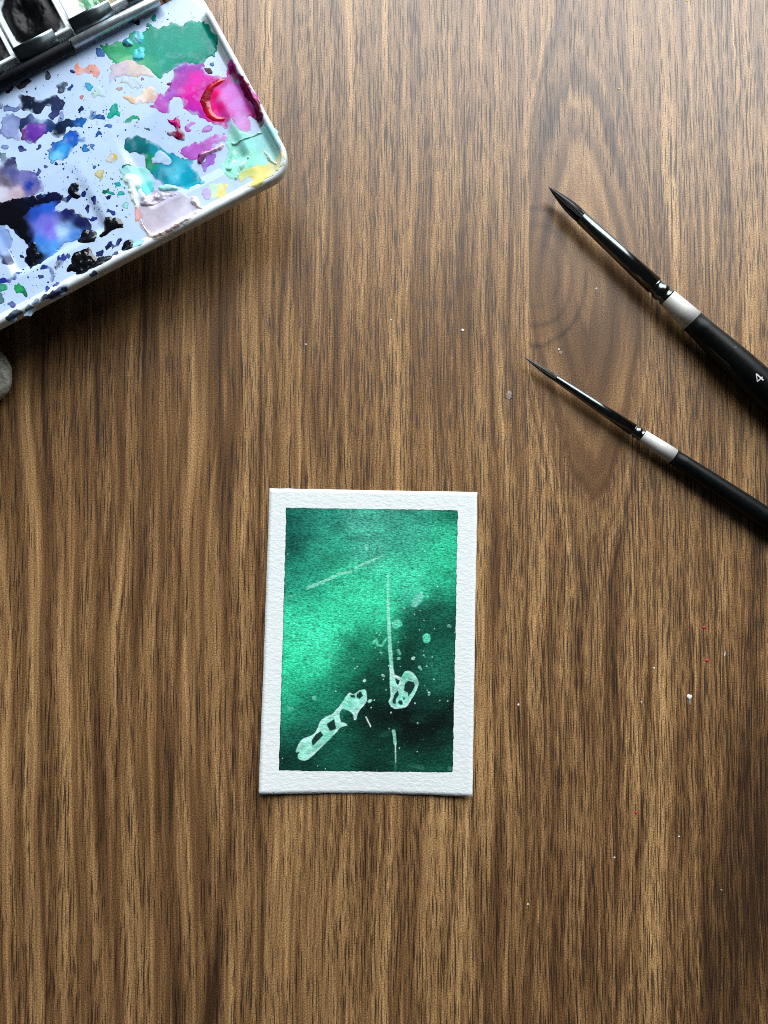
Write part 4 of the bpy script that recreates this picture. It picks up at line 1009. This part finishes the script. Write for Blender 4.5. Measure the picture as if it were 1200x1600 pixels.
# pans, clips
def pans():
    pitch = 0.0158
    zt = Z_FLOOR + 0.0036
    Z0 = zt - 0.0112
    a1 = float(ab(150, 40, zt)[0]); bc = float(ab(150, 40, zt)[1])          # clip centre of the pale pan
    a2 = float(ab(63, 84, zt)[0])
    pitch = a2 - a1
    front = HB + 0.0022
    items = [(a1 - pitch, 'empty'), (a1, 'pale'), (a2, 'black'), (a2 + pitch, 'black2'), (a2 + 2 * pitch, 'empty')]
    SH = -0.0024
    W = pitch * 0.96; L = 0.0195
    for ac, kind in items:
        pc = ac + SH
        a0, a1_ = pc - W / 2, pc + W / 2
        b0, b1 = front + 0.0006, front + 0.0006 + L
        t = 0.0011
        # open tray: outer loop up, over the lip and down inside
        def loop(i, z): return [(a0 + i, b0 + i, z), (a1_ - i, b0 + i, z), (a1_ - i, b1 - i, z), (a0 + i, b1 - i, z)]
        rings = [loop(0.0007, 0.0062), loop(0.0, zt - 0.0012), loop(0.0, zt - 0.0002), loop(0.0002, zt), loop(t - 0.0002, zt), loop(t, zt - 0.0002), loop(t + 0.0003, zt - 0.003), loop(t + 0.0005, zt - 0.005)]
        V = np.array([p for r_ in rings for p in r_])
        F = [(3, 2, 1, 0)]
        for r_ in range(len(rings) - 1):
            for k in range(4): F.append((r_ * 4 + k, r_ * 4 + (k + 1) % 4, (r_ + 1) * 4 + (k + 1) % 4, (r_ + 1) * 4 + k))
        q = (len(rings) - 1) * 4
        F.append((q, q + 1, q + 2, q + 3))
        V = from_ab(V[:, 0], V[:, 1], V[:, 2])
        pan = build('paint_pan', V, F, M['plastic'], pal, {'pale': 'white pan with a little green paint', 'black': 'white pan filled with black paint', 'black2': 'white pan smeared with black paint', 'empty': None}[kind], smooth_shade=False)
        # the paint cake in it
        n = 60
        A_, B_ = np.meshgrid(np.linspace(a0 + t + 0.0002, a1_ - t - 0.0002, n), np.linspace(b0 + t + 0.0002, b1 - t - 0.0002, n), indexing='ij')
        u = (A_ - pc) / (W / 2 - t); v = (B_ - (b0 + b1) / 2) / (L / 2 - t)
        k1 = fbm(A_ * 600, B_ * 600, 40 + int(ac * 1e4) % 90, 4)
        if kind.startswith('black'):
            rr = np.hypot(u, v * 0.98) + 0.10 * k1
            z = Z0 + 0.0094 + 0.0014 * smooth(1.05, 0.55, rr) + 0.0004 * k1 - 0.0018 * np.exp(-(((u - 0.2) / 0.45) ** 2 + ((v + 0.05) / 0.6) ** 2))
            C = np.ones(A_.shape + (3,)) * lin((4, 5, 8))
            m = smooth(1.02, 1.12, rr)[..., None]
            if kind == 'black2': m = m * 0.15
            C = C * (1 - m) + m * lin((196, 208, 212))
            mt = M['cake']
        else:
            rr = np.hypot((u - 0.05) / 1.0, (v + 0.35) / 0.9) + 0.16 * k1
            z = Z0 + 0.0080 + 0.0006 * k1
            g = smooth(0.62, 0.25, rr)[..., None]; y_ = smooth(0.95, 0.5, np.hypot(u + 0.5, v + 0.2) + 0.2 * k1)[..., None]
            C = np.ones(A_.shape + (3,)) * lin((226, 228, 214))
            C = C * (1 - 0.6 * y_) + 0.6 * y_ * lin((206, 186, 110))
            C = C * (1 - 0.85 * g) + 0.85 * g * lin((52, 158, 112)) * (1 + 0.9 * k1[..., None])
            mt = M['thick']
        Fg = grid_faces(n, n)
        if np.cross(np.append(EA, 0), np.append(EB, 0))[2] < 0: Fg = Fg[:, ::-1]
        if kind != 'empty':
            build('paint_cake', from_ab(A_, B_, z).reshape(-1, 3), Fg, mt, pan, None, cols=np.clip(C, 0, 1).reshape(-1, 3))
        # bent steel clip over the front lip
        cw = W * 0.37
        mm = 0.001
        pr = [(-0.7, 6.0), (-0.7, 9.2), (-0.55, 10.2), (0.0, 10.9), (0.9, 11.5), (1.7, 11.9), (2.1, 12.15), (2.4, 12.1), (2.5, 11.8), (2.2, 11.5), (1.0, 11.2), (0.2, 10.6), (-0.2, 9.9), (-0.4, 9.0), (-0.4, 6.0)]
        Vc = []
        for s_ in (ac - cw, ac + cw):
            for bb, zz in pr: Vc.append((s_, front + bb * mm, Z0 + zz * mm))
        k = len(pr); Vc = np.array(Vc)
        Fc = [(i, (i + 1) % k, k + (i + 1) % k, k + i) for i in range(k)] + [tuple(range(k))[::-1], tuple(range(k, 2 * k))]
        build('pan_clip', from_ab(Vc[:, 0], Vc[:, 1], Vc[:, 2]), Fc, M['clip_steel'], pal, None)
    # rail that joins the clips
    V, F = box_mesh((items[0][0] - W / 2, front - 0.0003, 0.0061), (items[-1][0] + W / 2, front + 0.0003, Z0 + 0.0088), FR, 0.0001)
    build('clip_rail', V, F, M['steel'], pal)
pans()

# ------------------------------------------------------------------ brushes
def build_strands(root, T, ax, core, sf, mat, V0, F0):
    """the tuft: a solid core wrapped in separate fine hairs that meet at the point"""
    up = np.array([0, 0, 1.0]) - ax * ax[2]; up /= np.linalg.norm(up); sd = np.cross(ax, up)
    rng = random.Random(8)
    V = [tuple(v) for v in V0]; F = list(F0)
    cs = [q[0] for q in core]; cr = [q[1] for q in core]
    for k in range(90):
        th = rng.uniform(0, 2 * math.pi); e = rng.uniform(0.0, 0.22) * sf; tw = rng.uniform(-.25, .25); lift = rng.uniform(0.98, 1.10)
        if k < 5: lift = 1.25
        prev = None
        for i in range(8):
            t = i / 7.0
            s_ = sf + (e - sf) * t
            rr = np.interp(s_, cs, cr) * (lift if 0 < i else 1.0)
            a = th + tw * t
            c = T + ax * s_ + rr * (math.cos(a) * up + math.sin(a) * sd)
            n_ = math.cos(a) * up + math.sin(a) * sd; t_ = np.cross(ax, n_)
            w = 0.00006 * (1 - 0.8 * t)
            b = len(V)
            V += [tuple(c + n_ * w), tuple(c + t_ * w - n_ * w * .5), tuple(c - t_ * w - n_ * w * .5)]
            if prev is not None:
                for q in range(3): F.append((prev + q, prev + (q + 1) % 3, b + (q + 1) % 3, b + q))
            prev = b
    return build('bristles', np.array(V), F, mat, root)

def brush(label, tip, ctl, hairmat, tipz, farz, widths, far, mark=None):
    """tip, stations in photo px along the axis; widths in px"""
    T = at(*tip, tipz); E = at(*far, farz)
    ax = (E - T); LEN = np.linalg.norm(ax); ax /= LEN
    def s_of(p):                    # distance along the axis of the point seen at p
        z = tipz
        for _ in range(4):
            Q = at(*p, z); s = (Q - T) @ ax; z = (T + ax * s)[2]
        return s
    def r_of(s, w):
        P = T + ax * s
        dep = -((P - CAM) @ RX)[2]
        return w / 2 * dep / FPX
    root = empty('paint_brush', tuple((T + ax * s_of(ctl['handle']))[:2]) + (0.0,), label, 'paint brush', 'round brushes lying on the table')
    sf, sc, sr, ss, sh = (s_of(ctl[k]) for k in ('ferrule', 'crimp', 'ring', 'silver', 'handle'))
    wf, wc, ws, wh = widths[:4]
    R = lambda s, w: (s, r_of(s, w))
    # hair: a tuft of tapering strands over a solid core
    core = [(0.0, 0.00003)] + [(sf * t, r_of(sf, wf) * 0.98 * min(1.0, 1.06 * math.sin(min(1.0, (t * 1.04)) * math.pi / 2) ** 0.85)) for t in np.linspace(0.06, 1, 14)] + [(sf + 0.001, r_of(sf, wf) * 0.9)]
    V, F = lathe(T, E, core, 40)
    th = np.arange(len(V)) % 40
    tt = np.arange(len(V)) // 40
    cen = T + np.outer((V - T) @ ax, ax)
    V = cen + (V - cen) * (1 + 0.13 * np.sin(th * 2.4 + tt * 0.25) * np.cos(th * 0.9))[:, None]
    build_strands(root, T, ax, core, sf, hairmat, V, F)
    up = np.array([0, 0, 1.0]) - ax * ax[2]; up /= np.linalg.norm(up); sd = np.cross(ax, up)
    # ferrule
    f = [R(sf, wf * 1.02), R(sf + 0.00015, wf * 1.12), R(sf + (sc - sf) * 0.5, (wf * 1.1 + wc) / 2), R(sc, wc)]
    V, F = lathe(T, E, f, 48)
    build('ferrule', V, F, M['lacquer'], root, 'glossy black ferrule')
    n = []
    g = (sr - sc)
    prof = [(0, 1.0), (0.10, 0.86), (0.22, 0.86), (0.32, 1.0), (0.42, 1.05), (0.55, 1.05), (0.64, 1.0), (0.70, 0.88), (0.82, 0.88), (0.90, 1.02), (1.0, 1.04)]
    V, F = lathe(T, E, [R(sc + g * t, wc * k) for t, k in prof], 48)
    build('crimp_ring', V, F, M['lacquer'], root)
    V, F = lathe(T, E, [R(sr, wc * 1.02), R(sr + 0.0001, wc * 1.05), R(sr + (sh - sr) * 0.5, (wc * 1.05 + wh) / 2), R(sh, wh)], 48)
    build('silver_band', V, F, M['silver'], root, 'satin silver band')
    hp = [R(sh, wh * 0.99)]
    for t, w in widths[4]:
        hp.append((sh + t, w))
    V, F = lathe(T, E, hp, 48)
    build('handle', V, F, M['handle'], root)
    def rad(s):
        ss_ = [q[0] for q in hp]; rr_ = [q[1] for q in hp]
        return np.interp(s, ss_, rr_)
    def decal(name, polys, mat, label=None):
        """thin print on the handle; polys in photo px, projected on to the handle surface"""
        V = []; F = []
        for poly in polys:
            k = len(V)
            for p in poly:
                o = CAM; d = at(*p, 0.0) - CAM; d /= np.linalg.norm(d)
                lo = None
                s0 = s_of(p)
                r = rad(s0) + 0.00004
                w = o - T
                a_ = d - ax * (d @ ax); b_ = w - ax * (w @ ax)
                A, B, Cc = a_ @ a_, 2 * a_ @ b_, b_ @ b_ - r * r
                q = B * B - 4 * A * Cc
                t = (-B - math.sqrt(max(q, 0))) / (2 * A)
                V.append(o + d * t)
            F.append(tuple(range(k, k + len(poly))))
        build(name, np.array(V), F, mat, root, label, smooth_shade=False)
    if mark: mark(decal)
    return root

def stroke(p, q, w, n=4, w1=None):
    p = np.array(p, float); q = np.array(q, float)
    d = (q - p) / np.linalg.norm(q - p); m = np.array([-d[1], d[0]])
    w1 = w if w1 is None else w1
    out = []
    for i in range(n):
        a = p + (q - p) * i / n; b = p + (q - p) * (i + 1) / n
        wa = w + (w1 - w) * i / n; wb = w + (w1 - w) * (i + 1) / n
        out.append([tuple(a + m * wa / 2), tuple(a - m * wa / 2), tuple(b - m * wb / 2), tuple(b + m * wb / 2)])
    return out

def marks4(decal):
    f = lambda x, y: (1160 + x / 26.67, 560 + y / 26.67)
    polys = stroke(f(580, 640), f(875, 910), 2.1) + stroke(f(575, 640), f(625, 975), 1.5, w1=1.4) + stroke(f(620, 970), f(835, 770), 1.7)
    decal('number_mark', polys, M['mark'], 'white printed number 4')
    g = lambda x, y: (1060 + x / 8.571, 480 + y / 8.571)
    decal('scratch', stroke(g(418, 542), g(580, 690), 0.8, 4, 1.1) + stroke(g(580, 690), g(696, 794), 1.1, 4, 0.9), M['scratch'], 'thin grey scratch')
    decal('scratch', stroke(g(748, 546), g(778, 520), 0.7, 2), M['scratch'])

brush('large round brush with black bristles and the number 4 on its black handle', (857, 292),
      dict(ferrule=(907, 341.5), crimp=(1022, 446), ring=(1043, 465.5), silver=(1043, 465.5), handle=(1081.5, 501)),
      M['hair'], 0.0040, 0.0047, (18, 27, 30, 35, [(0.004, 0.0033), (0.010, 0.0038), (0.018, 0.0043), (0.028, 0.0046), (0.045, 0.0043), (0.080, 0.0034), (0.14, 0.0026), (0.142, 0.0012)]), (1330, 733), marks4)
brush('thin round brush with grey-brown bristles, lying below the larger brush', (819, 558),
      dict(ferrule=(868.5, 590.5), crimp=(989, 671), ring=(1003, 680.5), silver=(1003, 680.5), handle=(1051.5, 712.5)),
      M['hair_grey'], 0.0028, 0.0031, (9.5, 19, 21, 24.5, [(0.004, 0.00235), (0.012, 0.0026), (0.025, 0.0029), (0.040, 0.0030), (0.07, 0.0026), (0.12, 0.002), (0.122, 0.001)]), (1330, 898))

# ------------------------------------------------------------------ crumpled paper towel at the left edge
def towel():
    c = at(-46, 586, 0.004)
    root = empty('paper_towel', (c[0], c[1], 0.0), 'rough grey-white fibrous lump poking in at the left edge under the palette', 'paper towel')
    nu, nv = 72, 40
    th = np.linspace(0, 2 * np.pi, nu, endpoint=False); ph = np.linspace(0.02, np.pi - 0.02, nv)
    T_, P_ = np.meshgrid(th, ph, indexing='ij')
    ct, st_ = np.cos(T_) * np.sin(P_), np.sin(T_) * np.sin(P_)
    n1 = fbm(np.cos(T_) * 2.2 + 9, np.sin(T_) * 2.2 + P_ * 1.7, 5, 4)
    n2 = fbm(np.cos(T_) * 6 + 9, np.sin(T_) * 6 + P_ * 6, 6, 3)
    r = 1 + 0.10 * n1 + 0.035 * n2
    x = 0.0118 * ct * r; y = 0.0098 * st_ * r; z = 0.0042 * np.cos(P_) * (1 + 0.2 * n1) + 0.0042
    z = np.maximum(z, 0.0003 + 0.0002 * n2)
    V = np.stack([x + c[0], y + c[1], z], -1).reshape(-1, 3)
    F = grid_faces(nu, nv)
    w = np.stack([np.full(nv - 1, 0), np.arange(nv - 1), np.arange(1, nv)], 0)
    wrap = np.stack([(nu - 1) * nv + np.arange(nv - 1), np.arange(nv - 1), np.arange(1, nv), (nu - 1) * nv + np.arange(1, nv)], -1)
    F = np.concatenate([F, wrap])[:, ::-1]
    build('crumple', V, F, M['towel'], root)
    # loose fibres along the torn edge
    rng = random.Random(3)
    V = []; F = []
    for _ in range(70):
        t = rng.uniform(-1.3, 1.3); zz = rng.uniform(0.002, 0.006)
        p = np.array([c[0] + 0.0113 * math.cos(t), c[1] + 0.0094 * math.sin(t), zz])
        d = np.array([math.cos(t), math.sin(t), rng.uniform(-.5, .5)]) + np.array([rng.uniform(-.8, .8), rng.uniform(-.8, .8), 0])
        d /= np.linalg.norm(d); L = rng.uniform(0.0006, 0.0018); s = np.cross(d, [0, 0, 1.0]) * 0.00005
        k = len(V)
        V += [p - s, p + s, p + d * L + np.array([0, 0, 0.0001]), p + np.array([0, 0, 0.00008])]
        F += [(k, k + 1, k + 2), (k + 1, k + 3, k + 2), (k + 3, k, k + 2)]
    o = build('fibre_fringe', np.array(V), F, M['towel'], root)
    o['kind'] = 'stuff'
towel()

# ------------------------------------------------------------------ specks on the table
def speck(px, py, rx, ry, ang, mat, label, h=0.28, seed=0):
    c = at(px, py); k = 0.85 * CAM_D / FPX
    rng = random.Random(int(px * 7 + py))
    n = 10; V = []; F = []
    for ring, (f, z) in enumerate(((1.0, 0.0), (0.85, 0.55), (0.45, 0.95))):
        for i in range(n):
            t = 2 * math.pi * i / n; q = f * (1 + rng.uniform(-.38, .38))
            x, y = rx * k * q * math.cos(t), ry * k * q * math.sin(t)
            V.append((c[0] + x * math.cos(ang) - y * math.sin(ang), c[1] + x * math.sin(ang) + y * math.cos(ang), 0.00001 + z * h * min(rx, ry) * k))
    V.append((c[0], c[1], 0.00001 + h * min(rx, ry) * k))
    for r in range(2):
        for i in range(n): F.append((r * n + i, r * n + (i + 1) % n, (r + 1) * n + (i + 1) % n, (r + 1) * n + i))
    for i in range(n): F.append((2 * n + i, 2 * n + (i + 1) % n, 3 * n))
    F.append(tuple(range(n))[::-1])
    V = np.array(V); base = np.array([c[0], c[1], 0.0])
    o = build('paint_speck', V - base, F, M[mat])
    o.location = base
    o['label'] = label; o['category'] = 'speck'; o['group'] = 'specks of paint and dust on the table'
    return o
speck(1100, 980.5, 3.0, 2.8, 0, 'red', 'bright red round paint speck, upper of the two right of the card')
speck(1105, 1032, 3.8, 2.4, -0.1, 'red', 'bright red oblong paint speck, lower of the two right of the card')
speck(994, 1270, 2.3, 2.3, 0, 'red', 'lone small red paint speck on the lower right of the table')
speck(850, 949, 1.6, 1.8, 0, 'red', 'pinpoint red speck between the card and the thin brush')
speck(1132.5, 1022, 1.1, 4.8, -0.15, 'white', 'thin white sliver right of the two red specks')
speck(1077, 1089, 4.4, 4.6, 0, 'white', 'largest white flake, just below the two red specks')
speck(1078, 1098, 2.4, 6.0, 0, 'film', 'grey residue streak trailing down from the largest white flake', 0.08)
speck(1022, 1044, 2.0, 2.0, 0, 'white', 'small white speck left of the two red specks')
speck(1002, 1097, 1.5, 1.4, 0, 'white', 'tiny pale speck lower left of the two red specks')
speck(810, 1101, 2.2, 2.2, 0, 'white', 'white speck just right of the card')
speck(1061, 1307, 1.8, 1.6, 0, 'white', 'white speck right of and below the lone red speck')
speck(960, 1340, 1.8, 1.5, 0.6, 'white', 'white speck left of and below the lone red speck')
speck(824.5, 1413, 1.9, 1.7, 0, 'white', 'white speck below the card near the bottom of the table')
speck(1127, 1391, 2.0, 2.2, 0, 'film', 'dull grey speck on the dark grain at lower right')
speck(723, 516, 2.8, 2.6, 0, 'white', 'bright white round speck in the middle, left of the thin brush tip')
speck(611, 500, 1.4, 1.4, 0, 'white', 'tiny white speck left of the bright white round speck')
speck(478, 538, 1.6, 1.3, 0, 'white', 'tiny white speck on the table below the palette corner')
speck(932, 451, 2.0, 2.0, 0, 'white', 'white speck below the large brush ferrule')
speck(873, 546, 2.0, 1.7, 0, 'white', 'white fleck just above the thin brush')
speck(876, 551, 3.2, 3.6, 0, 'film', 'faint grey ring mark just above the thin brush', 0.05)
speck(967, 139, 2.3, 2.0, 0, 'yellow', 'yellow-green speck at the upper right of the table')
speck(1074, 1, 2.0, 1.6, 0, 'yellow', 'yellow-green speck at the top edge of the table')
speck(795, 618, 6.0, 7.0, 0, 'film', 'faint pale smear left of the thin brush tip', 0.04)
speck(531, 276, 1.4, 3.0, 0.1, 'amber', 'dull red fleck right of the palette corner')
speck(405, 362, 2.2, 1.6, 0.5, 'amber', 'dull red smudge on the table below the palette rim')
speck(506, 40, 1.5, 1.3, 0, 'yellow', 'tiny yellowish speck right of the palette top')
speck(596, 1271, 1.6, 1.8, 0, 'amber', 'dull red fleck just below the card')
